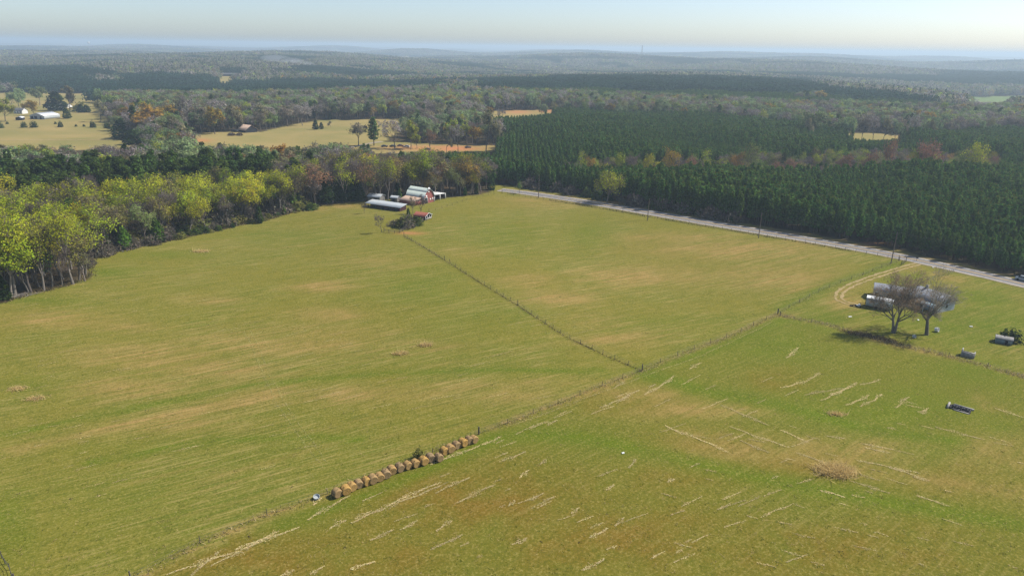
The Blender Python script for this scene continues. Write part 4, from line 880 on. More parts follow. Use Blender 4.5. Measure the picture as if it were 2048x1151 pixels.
def gable(name, u, v, rz, L, W, h, H, mw, mr, label, cat, ov=.35, wins=(), doors=(), mwin=None, chim=None, fr=None, off=(0, 0)):
    """ridge along local x, centred on the ground point; wins/doors: (wall, along, z0, width, height), wall in 'f b r l'"""
    p = G(u, v); c, s = math.cos(rz), math.sin(rz); p = p+np.array([off[0]*c-off[1]*s, off[0]*s+off[1]*c, 0])
    o = thing(name, (p[0], p[1], H1(p[0], p[1])-.05), rz, label, cat)
    mb = MB(); mb.prism([(-W/2, 0), (W/2, 0), (W/2, h), (0, H), (-W/2, h)], -L/2, L/2); link('wall', mb.mesh('wall', mw), o)
    k = (H-h)/(W/2); mb = MB(); slab(mb, -W/2-ov, h-k*ov+.02, -.0, H+.02, -L/2-ov, L/2+ov); slab(mb, W/2+ov, h-k*ov+.02, 0., H+.02, -L/2-ov, L/2+ov); rf = link('roof', mb.mesh('roof', mr), o)
    if chim: mb = MB(); mb.box((chim[0], chim[1], H+.2), (.6, .6, 1.4)); link('chimney', mb.mesh('chimney', M_CONC), rf)
    def opening(nm, w, a, z0, ww, hh, m, frame=None):
        d = {'f': (a, -W/2-.02, 0), 'b': (a, W/2+.02, 0), 'r': (L/2+.02, a, 1), 'l': (-L/2-.02, a, 1)}[w]; dim = (ww, .05, hh) if not d[2] else (.05, ww, hh)
        mb = MB(); mb.box((d[0], d[1], z0+hh/2), dim); q = link(nm, mb.mesh(nm, m), o)
        if frame:
            mb = MB(); t = .1
            for cx, cz, dx, dz in ((0, hh/2+t/2, ww+2*t, t), (0, -hh/2-t/2, ww+2*t, t), (-ww/2-t/2, 0, t, hh), (ww/2+t/2, 0, t, hh)):
                mb.box((d[0]+(cx if not d[2] else 0), d[1]+(cx if d[2] else 0), z0+hh/2+cz), (dx, .08, dz) if not d[2] else (.08, dx, dz))
            link('frame', mb.mesh('frame', frame), q)
    for w in wins: opening('window', *w, mwin or M_GLASS, fr)
    for w in doors: opening('door', *w, M_DARK, fr)
    return o
# the red gambrel barn
p = G(858, 405.5); rzb = R(-33); o = thing('red_barn', (p[0], p[1], p[2]-.05), rzb, 'red gambrel barn with pale metal roof and rusty lower slope at the wood edge', 'barn')
Wb, Lb = 3.4, 10.; prof = [(-Wb, 0), (Wb, 0), (Wb, 2.7), (2.2, 4.9), (0, 6.3), (-2.2, 4.9), (-Wb, 2.7)]
mb = MB(); mb.prism(prof, -Lb, 0); link('wall', mb.mesh('barn_wall', M_RED), o)
mb = MB()
for a, b in (((-3.75, 2.35), (-2.2, 4.92)), ((-2.2, 4.92), (0, 6.32)), ((3.75, 2.35), (2.2, 4.92)), ((2.2, 4.92), (0, 6.32))): slab(mb, a[0], a[1]+.01, b[0], b[1]+.01, -Lb-.3, .45)
rf = link('roof', mb.mesh('barn_roof', M_BARNROOF), o)
mb = MB(); mb.add([[.1, -.9, 5.9], [.1, .9, 5.9], [1.1, 0, 6.45], [.1, 0, 7.0]], [[0, 2, 3], [2, 1, 3], [0, 1, 2]]); link('hay_hood', mb.mesh('hood', M_SKYL), rf)
mb = MB(); slab(mb, -8.6, 1.75, -3.45, 2.75, -Lb, -.6, .08); link('rusty_roof', mb.mesh('lean_roof', M_RUSTROOF), o)
mb = MB(); mb.box((-.66, -6., 1.0), (.08, 5., 2.0)); mb.box((-5.2, -8.4, .85), (8.8, .08, 1.7)); link('lean_wall', mb.mesh('lean_wall', M_RED), o)
mb = MB(); slab(mb, 3.45, 2.95, 11.5, 2.35, -6.5, .3, .1); link('shed_roof', mb.mesh('shed_roof', M_SKYL), o)
for yy in (3.55, 7.5, 11.3): mb = MB(); mb.box((.1, yy, 1.25), (.28, .28, 2.5)); link('post', mb.mesh('shed_post', M_WPAINT), o)
mb = MB(); mb.box((-6.4, 7.4, 1.2), (.1, 7.8, 2.4)); mb.box((-3.1, 11.4, 1.15), (6.4, .1, 2.3)); link('shed_wall', mb.mesh('shed_wall', M_DKRED), o)
mb = MB(); mb.box((.03, -1.9, 1.25), (.06, 1.9, 2.5)); d_ = link('door', mb.mesh('barn_door', M_DARK), o)
mb = MB(); mb.box((.05, -1.9, 2.58), (.1, 2.2, .14)); mb.box((.05, -2.93, 1.25), (.1, .14, 2.5)); mb.box((.05, -.87, 1.25), (.1, .14, 2.5)); link('frame', mb.mesh('door_frame', M_WPAINT), d_)
for yy, zz, w_, h_ in ((-1.7, 3.1, .9, 1.0), (.9, 1.5, .7, .8), (2.5, 1.5, .6, 1.1), (0, 4.9, .7, .6)): mb = MB(); mb.box((.04, yy, zz), (.08, w_, h_)); link('window', mb.mesh('barn_window', M_WPAINT), o)
# the long low shed
p = G(733, 414); o = thing('long_shed', (p[0], p[1], p[2]-.05), R(-28), 'long low shed with pale metal roof and dark red wall before the barn', 'shed')
mb = MB(); mb.prism([(0, 0), (4.4, 0), (4.4, 2.42), (0, 1.75)], 2.2, 17.5); link('wall', mb.mesh('shed_wall', M_DKRED), o)
mb = MB(); slab(mb, -.35, 1.76, 4.7, 2.5, -.6, 17.9, .08); link('roof', mb.mesh('shed_roof', M_PALEROOF), o)
for xx in (-.3, 1.0): mb = MB(); mb.box((xx, -.05, .87), (.18, .18, 1.74)); link('post', mb.mesh('post', M_POST), o)
mb = MB(); mb.box((-.3, 4.3, 1.2), (.2, .2, 2.4)); link('post', mb.mesh('post', M_POST), o)
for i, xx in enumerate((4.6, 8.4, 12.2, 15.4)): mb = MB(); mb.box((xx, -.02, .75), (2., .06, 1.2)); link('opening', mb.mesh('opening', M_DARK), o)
gable('back_shed', 753, 402, R(-20), 6., 4.4, 2.4, 3.3, M_GREYW, M_PALEROOF, 'grey back shed with pale roof in the trees left of the barn', 'shed', doors=[('f', 1., .0, 1.6, 2.)])
gable('tool_shed', 791, 403, R(-20), 3.2, 3., 2., 2.6, M_GREYW, M_PALEROOF, 'smallest grey shed between the back shed and the barn', 'shed', .25, doors=[('f', 0, 0, 1.2, 1.7)])
# the red-roofed run-in shed
p = G(857, 438.5); o = thing('red_roofed_shed', (p[0], p[1], p[2]-.05), R(-24), 'small open shed with red roof and white gable trim by the corral', 'shed')
mb = MB(); slab(mb, -2.6, 1.55, 0, 2.6, -5.6, .2, .09); slab(mb, 2.6, 1.55, 0, 2.6, -5.6, .2, .09); link('roof', mb.mesh('run_roof', M_REDROOF), o)
mb = MB(); mb.box((-2.8, -2.3, .8), (5.4, .1, 1.6)); mb.box((-2.8, 2.3, .8), (5.4, .1, 1.6)); mb.box((-5.4, 0, .8), (.1, 4.5, 1.6)); link('wall', mb.mesh('run_wall', M_DKRED), o)
mb = MB()
for sgn in (-1, 1): mb.tube((.24, sgn*2.65, 1.55), (.24, 0, 2.62), .09, .09, 4)
link('trim', mb.mesh('run_trim', M_WPAINT), o)
for yy in (-2.2, -.8, .7, 2.2): mb = MB(); mb.box((.05, yy, .8), (.14, .14, 1.6)); link('post', mb.mesh('run_post', M_WPAINT), o)
mb = MB(); mb.box((.06, 0, .45), (.06, 4.3, .6)); link('board', mb.mesh('run_board', M_CONC), o)
mb = MB(); mb.box((-2.8, 0, .9), (5., 4.4, .05)); mb.box((-5.2, 0, .8), (.06, 4.3, 1.5)); link('shade_panel', mb.mesh('run_dark', M_DARK), o)  # black sheet and back lining stand in for the shade inside the shed
# the yard: white trailer, outbuilding, metal-roofed house
AT = dirang((1729, 614), (1771, 621))
p = G(1730, 614); o = thing('box_trailer', (p[0], p[1], p[2]), AT, 'white flat-roofed box trailer behind the reddish bare tree', 'trailer')
mb = MB(); mb.box((3.2, 1.3, 1.6), (6.4, 2.5, 2.1)); link('body', mb.mesh('trailer_body', M_PALEW), o)
mb = MB(); mb.prism([(-.02, 2.66), (2.62, 2.66), (2.5, 2.78), (.1, 2.78)], -.05, 6.45); link('roof', mb.mesh('trailer_roof', M_SKYL), o)
for xx in (2.6, 3.7):
    for yy in (.12, 2.48): mb = MB(); mb.tube((xx, yy-.11, .38), (xx, yy+.11, .38), .36, .36, 14); mb.tube((xx, yy+.11, .38), (xx, yy-.11, .38), .36, .36, 14); link('wheel', mb.mesh('trailer_wheel', M_DARK), o)
mb = MB(); mb.tube((0, .4, .45), (-1.6, 1.3, .45), .06, .06, 5); mb.tube((0, 2.2, .45), (-1.6, 1.3, .45), .06, .06, 5); mb.box((-.15, 1.3, 1.2), (.1, 1.9, 1.3)); link('hitch', mb.mesh('hitch', M_DARK), o)
mb = MB(); mb.box((6.44, 1.3, 1.5), (.06, 1.6, 1.7)); link('door', mb.mesh('trailer_door', M_DARK), o)
p = G(1716, 613); o = thing('garden_mower', (p[0], p[1], p[2]), AT+.3, 'black and white mower lying in front of the box trailer', 'mower')
mb = MB(); mb.box((0, 0, .35), (1.1, .7, .3)); mb.box((.25, 0, .65), (.5, .45, .3)); link('body', mb.mesh('mower_body', M_WPAINT), o)
for xx, yy in ((-.45, -.42), (-.45, .42), (.45, -.42), (.45, .42)): mb = MB(); mb.tube((xx, yy-.08, .22), (xx, yy+.08, .22), .22, .22, 10); mb.tube((xx, yy+.08, .22), (xx, yy-.08, .22), .22, .22, 10); link('wheel', mb.mesh('mower_wheel', M_DARK), o)
mb = MB(); mb.tube((-.5, 0, .5), (-1.5, .1, .25), .12, .1, 6); mb.box((-1.6, .1, .16), (.8, .6, .2)); link('deck', mb.mesh('mower_deck', M_DARK), o)
gable('outbuilding', 1766, 601, AT+R(4), 5., 5.4, 2.7, 3.9, M_PALEW, M_BLROOF, 'pale outbuilding with grey metal roof behind the box trailer', 'outbuilding', .3, [('f', -1.9, 1., .9, 1.)], [('f', 1.2, 0, 1.2, 2.1), ('l', 0, 0, 1.4, 2.1)], fr=M_WPAINT, off=(0, 3.2))
HO = gable('metal_roofed_house', 1861, 612, AT-R(34), 8.4, 7., 2.7, 4.6, M_PALEW, M_BLROOF, 'house with blue-grey standing seam roof behind the spreading bare tree', 'house', .5, [('f', -3, 1., 1., 1.1), ('f', 2.6, 1., 1., 1.1), ('r', 0, 1., 1., 1.1)], [('f', -.4, .1, 1., 2.0)], fr=M_WPAINT, chim=(-2.2, .2))
mb = MB(); mb.prism([(-2.6, 0), (2.6, 0), (2.6, 2.5), (0, 4.), (-2.6, 2.5)], -9.4, -2.2); wg = link('wing', mb.mesh('wing_wall', M_BROWNW), HO, (-.6, .3, 0), R(36))
mb = MB(); slab(mb, -3., 2.28, 0, 4.02, -9.7, -1.9); slab(mb, 3., 2.28, 0, 4.02, -9.7, -1.9); link('roof', mb.mesh('wing_roof', M_BLROOF), wg)
for xx in (-8.6, -6.4): mb = MB(); mb.box((xx, -2.63, 1.4), (.9, .06, 1.1)); link('window', mb.mesh('wing_window', M_GLASS), wg)
mb = MB(); mb.box((-5.4, -3.9, .2), (5.5, 2.2, .4)); link('porch', mb.mesh('porch', M_CONC), HO, (-.6, .3, 0), R(36))
mb = MB(); slab(mb, -6.1, 2.0, -4.25, 2.42, -1., 4.6, .07); pr = link('porch_roof', mb.mesh('porch_roof', M_BLUETIN), HO)
for xx in (-.8, 1.8, 4.4): mb = MB(); mb.box((xx, -5.95, 1.), (.12, .12, 2.)); link('porch_post', mb.mesh('porch_post', M_WPAINT), HO)
# the metal barn and the houses of the far pasture
gable('metal_barn', 78, 238, R(-108), 15, 17, 3., 5.2, M_PALEW, M_SKYL, 'pale metal barn with white roof out on the dry pasture', 'barn', .2, [], [('r', -1.5, 0, 3.2, 2.6), ('r', 4.2, 0, 2., 2.4), ('r', -5.8, 0, 3., 2.2)], off=(-6, 0))
gable('white_shed', 41, 240, R(-80), 5, 5, 2.2, 3.1, M_DARK, M_SKYL, 'little white roofed shed left of the metal barn', 'shed', .3, [], [('r', 0, 0, 3., 1.8)])
gable('farm_house', 42, 227, R(-8), 9.5, 7, 3., 5.4, M_WPAINT, M_DKROOF, 'white farmhouse with grey roof behind the metal barn', 'house', .4, [('f', -3, 1, 1, 1.3), ('f', 0, 1, 1, 1.3), ('f', 3, 1, 1, 1.3)], chim=(1, 0))
gable('long_house', 118, 216, R(-3), 25, 8, 2.8, 4.6, M_WPAINT, M_DKROOF, 'long low house with dark roof behind the dark evergreen', 'house', .4, [('f', -9, 1, 1.2, 1.2), ('f', -4, 1, 1.2, 1.2), ('f', 7, 1, 1.2, 1.2)], [('f', 1, 0, 1.2, 2)])
gable('garden_shed', 125, 220, R(-3), 4.5, 3.5, 2.2, 3., M_PALEW, M_SKYL, 'little pale shed in front of the long house', 'shed', .2, [], [('f', 0, 0, 1., 1.8)])
gable('green_shed', 363, 279, R(-5), 9.4, 5, 2.4, 3.8, M_GREENW, M_GREENR, 'dark green shed with bright green roof and two white windows', 'shed', .3, [('f', -2.5, .9, .9, .9), ('f', 2.5, .9, .9, .9)], mwin=M_WPAINT)
gable('green_roofed_house', 357, 268, R(-15), 13, 8, 2.7, 4.8, M_BROWNW, M_PGREENR, 'house with faded green roof behind the green shed', 'house', .5, [('f', -4, 1, 1, 1.2), ('f', 3, 1, 1, 1.2)])
ob = gable('dark_barn', 496, 264, R(-35), 9, 10.5, 2.2, 5.4, M_BLACKW, M_RUSTROOF, 'black tarred barn with brown and white roof on the field edge', 'barn', .5, [], [('l', 0, 0, 2.4, 2.4)])
mb = MB(); mb.box((-5.5, -7, 1.), (6, 3.5, 2.)); link('lean_to', mb.mesh('lean_to', M_BLACKW), ob)
gable('far_house', 455, 152, R(3), 34, 10, 3., 6., M_DKROOF, M_DKROOF, 'long dark roofed house on the rim of a far tan field', 'house', .4)
gable('far_shed', 172, 129, R(0), 24, 16, 4, 7, M_SKYL, M_SKYL, 'white roofed shed far off in the blue woods', 'shed', .4)
gable('road_shed', 1510, 153, R(0), 30, 16, 4, 7, M_PALEW, M_SKYL, 'pale shed on a far tan clearing in the woods', 'shed', .4)

# ------------------------------------------------------------------ vehicles
def car_parts():
    body = MB(); prof = [(-2.2, .35), (2.2, .35), (2.25, .7), (2.1, .9), (1.1, 1.0), (-1.6, 1.02), (-2.2, .95)]
    V0 = np.array([[x_, -.85, z_] for x_, z_ in prof]); V1 = V0*np.array([1, -1, 1]); n = len(prof); i = np.arange(n); j = (i+1) % n
    body.add(np.concatenate([V0, V1]), np.stack([i, j, j+n, i+n], -1)); body.add(V0, [list(range(n))]); body.add(V1, [list(range(n))[::-1]])
    a = np.array([[1.1, -.8, 1.], [1.1, .8, 1.], [-1.6, .8, 1.02], [-1.6, -.8, 1.02]]); t = np.array([[.45, -.62, 1.45], [.45, .62, 1.45], [-1.05, .62, 1.47], [-1.05, -.62, 1.47]])
    gl = MB(); gl.add(np.concatenate([a, t]), [[0, 1, 5, 4], [1, 2, 6, 5], [2, 3, 7, 6], [3, 0, 4, 7]])
    rf = MB(); rf.add(np.concatenate([t, t+[0, 0, .05]]), [[4, 5, 6, 7], [0, 1, 5, 4], [1, 2, 6, 5], [2, 3, 7, 6], [3, 0, 4, 7]])
    wh = MB(); wh.tube((0, -.11, 0), (0, .11, 0), .33, .33, 16); wh.tube((0, .11, 0), (0, -.11, 0), .33, .33, 16)
    lt = MB(); lt.box((0, 0, 0), (.06, .3, .16)); return body, gl, rf, wh.mesh('wheel', M_DARK), lt.mesh('headlight', M_WPAINT)
CB, CG, CR, CWH, CLT = car_parts(); CGM = CG.mesh('car_glass', M_GLASS)
def car(u, v, rz, c, label, z=0):
    m = solid('paint', c, .3, 0, .05); p = G(u, v); o = thing('parked_car', (p[0], p[1], p[2]+z), rz, label, 'car')
    link('body', CB.mesh('car_body', m), o); link('window', CGM, o); link('roof', CR.mesh('car_roof', m), o)
    for x_ in (-1.4, 1.4):
        for y_ in (-.8, .8): link('wheel', CWH, o, (x_, y_, .33))
    for y_ in (-.6, .6): link('headlight', CLT, o, (2.24, y_, .72))
car(2047, 562, dirang((1960, 548), (2048, 568)), (.33, .37, .40), 'silver car in the shade on the far side of the road', .1)
car(284, 281, R(20), (.35, .36, .38), 'grey car parked beside the dark cedar at the farm')
car(381, 275, R(80), (.03, .03, .035), 'black car standing right of the green shed')
car(769, 294, R(15), (.03, .03, .035), 'black car first in the clearing beside the pale pine'); car(786, 294, R(-10), (.04, .04, .05), 'dark car second in the clearing behind the bare tree'); car(801, 293, R(5), (.16, .025, .03), 'maroon car parked in the middle of the clearing'); car(813, 294.5, R(170), (.45, .45, .47), 'pale car right beside the maroon one'); car(855, 300, R(10), (.09, .02, .02), 'dark red car near the rust-red tree'); car(936, 296, R(30), (.10, .06, .05), 'brown car at the far right of the red dirt')

# ------------------------------------------------------------------ small things in the yard and the field
def tub(u, v, d, h, m, label, name='tub', tilt=0, cat='tub'):
    p = G(u, v); mb = MB(); mb.tube((0, 0, 0), (0, 0, h), d/2*.9, d/2, 18, (1, 1, 1), 0, False); mb.tube((0, 0, h), (0, 0, .06), d/2*.93, d/2*.82, 18); mb.tube((0, 0, h), (0, 0, h+.01), d/2, d/2*.93, 18, (1, 1, 1), 0, False)
    o = link(name, mb.mesh(name, m), None, (p[0], p[1], p[2]+.02+abs(math.sin(tilt))*d*.4)); o.rotation_euler = (tilt, 0, .6); tag(o, label, cat)
tub(1870, 662, 1.15, .7, M_WPAINT, 'white round tub lying on its side right of the spreading bare tree', 'white_tub', R(70)); tub(1826, 675, .9, .5, M_PALEW, 'pale tub lying in the shade between the two bare trees', 'pale_tub', R(60)); tub(633, 996, 1.0, .35, M_PALEW, 'pale blue-grey feed tub beside the first bale', 'feed_tub', R(15))
def sheet(u, v, a, b, rz, label, m=None, name='white_board'):
    p = G(u, v); mb = MB(); mb.prism([(-b/2, .05), (b/2, .12), (b/2, .17), (0, .21), (-b/2, .10)], -a/2, a/2); o = link(name, mb.mesh(name, m or M_WPAINT), None, p, rz); tag(o, label, 'board')
sheet(1700, 633.5, .9, .35, .2, 'white board lying on the grass left of the bare trees'); sheet(1942, 653, .7, .4, -.3, 'small white board lying alone on the bright lawn'); sheet(1866, 535, .5, .4, 0, 'small white scrap at the roadside past the driveway'); sheet(1836, 640, .5, .4, .4, 'white scrap on the lawn between the bare trees'); sheet(1246, 906, .45, .3, .4, 'white scrap on the green band of the near field')
p = G(1833, 522); o = thing('mailbox', p, dirang((1800, 512), (1850, 523)), 'dark mailbox on a post beside the driveway mouth', 'mailbox'); mb = MB(); mb.tube((0, 0, -.2), (0, 0, 1.05), .06, .06, 5); link('post', mb.mesh('mail_post', M_POST), o); mb = MB(); mb.prism([(-.16, 1.05), (.16, 1.05), (.16, 1.3), (.08, 1.42), (-.08, 1.42), (-.16, 1.3)], -.35, .35); link('box', mb.mesh('mail_box', M_DARK), o)
# concrete pit of tyres
AP = dirang((1901, 811), (1937, 821)); p = G(1920, 818); o = thing('concrete_pit', p, AP, 'low concrete pit with broken walls in the bright green field', 'pit')
for nm, c_, d_ in (('wall', (-1.95, 0, .2), (.35, 2.2, .5)), ('wall', (.35, -1.1, .06), (2.6, .2, .2)), ('wall', (.45, 1.1, .15), (3.4, .2, .4))): mb = MB(); mb.box(c_, d_); link(nm, mb.mesh('pit_wall', M_CONC), o)
mb = MB(); mb.box((0, 0, .03), (3.6, 2., .06)); link('floor', mb.mesh('pit_floor', M_DARK), o)
M_RUB = solid('rubber', (.02, .021, .024), .6, 0, .3)
mb = MB(); nu, nv = 18, 8; V = [((.33+.13*math.cos(b_))*math.cos(a_), (.33+.13*math.cos(b_))*math.sin(a_), .11*math.sin(b_)) for a_ in np.arange(nu)*6.2832/nu for b_ in np.arange(nv)*6.2832/nv]; i, j = np.meshgrid(np.arange(nu), np.arange(nv), indexing='ij'); i = i.ravel(); j = j.ravel(); mb.add(V, np.stack([i*nv+j, ((i+1) % nu)*nv+j, ((i+1) % nu)*nv+(j+1) % nv, i*nv+(j+1) % nv], -1)); TY_ = mb.mesh('tyre', M_RUB, True)
for i, (a, b, c_) in enumerate([(-1.3, -.5, .17), (-1.25, .5, .17), (-.4, -.52, .17), (-.4, .5, .17), (.5, -.5, .17), (.5, .52, .17), (1.3, -.42, .17), (1.3, .45, .17), (-.85, 0, .38), (.05, .05, .38), (.9, 0, .38)]):
    x_, y_ = rot2(AP, a, b); o = link('old_tyre', TY_, None, (p[0]+x_, p[1]+y_, p[2]+c_)); o.rotation_euler = (random.uniform(-.15, .15), random.uniform(-.15, .15), 0); tag(o, 'black old tyre dumped in the concrete pit', 'tyre', 'tyres dumped in the pit')
p = G(1935, 712); o = thing('block_ruin', p, AP, 'roofless grey block well house in the dead weeds below the yard', 'ruin')
for c_, d_ in (((0, -.75, .55), (2.6, .25, 1.1)), ((-1.2, .1, .75), (.25, 1.45, 1.5)), ((1.2, .1, .6), (.25, 1.45, 1.2)), ((0, .85, .4), (2.15, .2, .8))): mb = MB(); mb.box(c_, d_); link('wall', mb.mesh('ruin_wall', M_BLOCK), o)
mb = MB(); mb.box((.9, -.6, 1.2), (.9, .5, .12), .5); link('slab', mb.mesh('ruin_slab', M_CONC), o)
gable('blue_shed', 2006, 685, AP+R(8), 3.3, 2.2, 1.25, 1.75, M_BLUETIN, M_RUSTG, 'little blue tin shed with weathered roof before a dark bush', 'shed', .15, [], [('f', .5, 0, .5, 1.1)])
for u, v, d in ((463, 271, 14), (479, 271, 12)):
    p = G(u, v); mb = MB(); r_ = np.random.default_rng(u); q = unit(300, r_); q[:, 2] = np.abs(q[:, 2]); rad = d*.42/2*1.0; P2 = q*np.cbrt(r_.uniform(.2, 1, (300, 1)))*np.array([rad, rad*.8, rad*.7]); cards(mb, P2, .3, (.12, .085, .06), r_, .35, 6); tag(link('brush_pile', mb.mesh('brush_pile', M_BARK), None, p), 'brown brush pile %s the dark barn' % ('further from' if u == 463 else 'just before'), 'brush pile')
p = G(45, 592); mb = MB(); r_ = np.random.default_rng(3)
for i in range(26):
    a_ = r_.normal(.35, .35); c_ = np.array([r_.normal(0, 2.6), r_.normal(0, .7), .25+abs(r_.normal(0, .25))]); l = r_.uniform(1, 3.2); d_ = np.array([math.cos(a_), math.sin(a_), r_.normal(0, .12)])*l/2; mb.tube(c_-d_, c_+d_, .07, .03, 5, np.array((.30, .27, .235))*r_.uniform(.7, 1.1))
tag(link('fallen_branch_pile', mb.mesh('fallen_branch_pile', M_BARK), None, p, ANG_A), 'pale fallen branches heaped at the foot of the forward clump', 'branch pile')

# ------------------------------------------------------------------ dry grass and straw
M_STRAW = foliage_mat('straw', .5, False)
def blades(mb, c, h, w, col, r, lean=.8):
    n = len(c); a = r.uniform(0, 6.283, n); d = np.stack([np.cos(a), np.sin(a), np.zeros(n)], -1)*w*r.uniform(.6, 1.4, (n, 1)); t = np.stack([r.normal(0, lean, n), r.normal(0, lean, n), np.ones(n)], -1)*(h*r.uniform(.5, 1.2, n))[:, None]
    V = np.stack([c-d, c+d, c+t], 1).reshape(-1, 3); mb.add(V, np.arange(3*n).reshape(n, 3), np.repeat(np.clip(np.asarray(col)*r.uniform(.7, 1.3, (n, 1)), 0, 1), 3, 0))
def weedstrip(name, px, wid, dens, h, cols, label, kind='stuff'):
    W = wpts(px); p = np.array([q[:2] for q in W]); s = np.concatenate([[0], np.cumsum(np.hypot(*np.diff(p, axis=0).T))]); n = int(s[-1]*dens); mb = MB(); lump = rng.uniform(0, 6.28, 4)
    t = rng.uniform(0, s[-1], n); den = .5+.5*np.sin(t*.35+lump[0])*np.sin(t*.13+lump[1]); t = t[rng.uniform(size=n) < .35+.65*den]; n = len(t); x = np.interp(t, s, p[:, 0])+rng.normal(0, wid/2, n); y = np.interp(t, s, p[:, 1])+rng.normal(0, wid/2, n)
    pick_ = rng.integers(0, len(cols), n)
    for k_, cc in enumerate(cols): m_ = pick_ == k_; blades(mb, np.stack([x[m_], y[m_], hgt(x[m_], y[m_])-.02], -1), h, .075, cc, rng)
    tag(link(name, mb.mesh(name, M_STRAW)), label, None, None, 'stuff')
DG = (.50, .40, .19); DG2 = (.36, .28, .13); GR = (.17, .19, .04); BRN = (.17, .12, .075)
weedstrip('dry_grass', [(262, 1160), (400, 1085), (520, 1036), (672, 980), (860, 904), (957, 866), (1050, 834), (1130, 802), (1210, 770), (1284, 742), (1380, 702), (1470, 669), (1555, 629)], 1., 34, .28, (DG, DG, DG2, GR), 'tan dry grass along the field edge fence')
weedstrip('roadside_grass', [(1556, 627), (1650, 577), (1730, 548), (1798, 522)], 1., 12, .28, (DG, DG2, GR), 'thin dry grass under the driveway fence')
weedstrip('dead_weeds', [(1560, 630), (1640, 645), (1700, 662), (1790, 688), (1870, 705), (1935, 722), (2060, 756)], 1.5, 48, .42, (DG, DG2, DG2, BRN, (.30, .26, .18)), 'pale dead weeds in the strip below the yard')
weedstrip('fence_weeds', [(808, 472), (897, 525), (946, 556), (1030, 607), (1130, 672), (1220, 715), (1284, 741)], .28, 24, .26, (BRN, (.12, .10, .05), DG2, (.10, .12, .03)), 'dark low weeds under the middle fence')
weedstrip('brown_weeds', [(1692, 664), (1720, 668), (1745, 672), (1790, 684)], 1.8, 110, .6, (BRN, (.14, .09, .05), (.09, .075, .04)), 'brown weeds in the shade left of the bare trees')
weedstrip('verge_grass', [(u, v+8) for u, v in ROADC[2:10]], .9, 30, .42, ((.05, .075, .012), (.07, .09, .015), DG2), 'dark uncut grass under the roadside fence')
weedstrip('wood_edge_brush', [(u, v) for u, v in EDGE[1:15]], 1.6, 34, .8, (BRN, DG2, (.06, .075, .02), (.13, .10, .075)), 'low brush along the foot of the pasture wood')
def clump(u, v, wpx, h, n, label):
    p = G(u, v); m = MPP(u, v); mb = MB(); c = np.stack([rng.normal(0, wpx*m/4, n), rng.normal(0, wpx*m/7, n), np.zeros(n)], -1); blades(mb, c, h, .06, (.60, .46, .20), rng, 1.1); tag(link('grass_clump', mb.mesh('grass_clump', M_STRAW), None, p), label, 'grass clump')
clump(1670, 943, 62, .95, 1500, 'large straw-coloured grass clump collapsed in the near field'); clump(403, 503, 28, .8, 340, 'pale tall grass clump below the wood edge'); clump(852, 690, 26, .7, 300, 'tan grass clump beside the middle of the pasture'); clump(802, 707, 34, .6, 260, 'pale grass clump left of and below the tan one'); clump(35, 777, 32, .5, 260, 'thin pale grass tuft at the frame edge of the pasture'); clump(70, 797, 34, .5, 260, 'thin pale grass tuft just below the edge tuft'); clump(1672, 828, 30, .5, 260, 'grey-green grass clump at the end of the bright green band')
SM = MB(); srng = np.random.default_rng(5)
def streak(u0, v0, u1, v1, w=.35, dens=60, col=(.54, .43, .21)):
    w *= .75; dens *= .8; col = np.array(col)*srng.uniform(.75, 1.15)
    a, b = G(u0, v0), G(u1, v1); L = np.linalg.norm(b-a); n = int(max(L, 1)*dens); t = srng.beta(1.3, 1.3, n); d = (b-a)/max(L, .1); nx = np.array([-d[1], d[0], 0])
    lat = srng.normal(0, 1, n)*w*(.35+1.5*np.abs(np.sin(t*math.pi))*(.5+.5*np.sin(t*(5+L*.5)+u0))**2)+np.sin(t*L*.45+u0)*w*.8+np.sin(t*L*1.3+v0)*w*.4
    x = a[0]+(b-a)[0]*t+nx[0]*lat; y = a[1]+(b-a)[1]*t+nx[1]*lat; c = np.stack([x, y, hgt(x, y)+srng.uniform(.02, .10, n)], -1)
    ax = np.tile(d, (n, 1))+srng.normal(0, .55, (n, 3))*np.array([1, 1, .25]); cards(SM, c, .056, col, srng, .3, 5, 0, ax, .9)
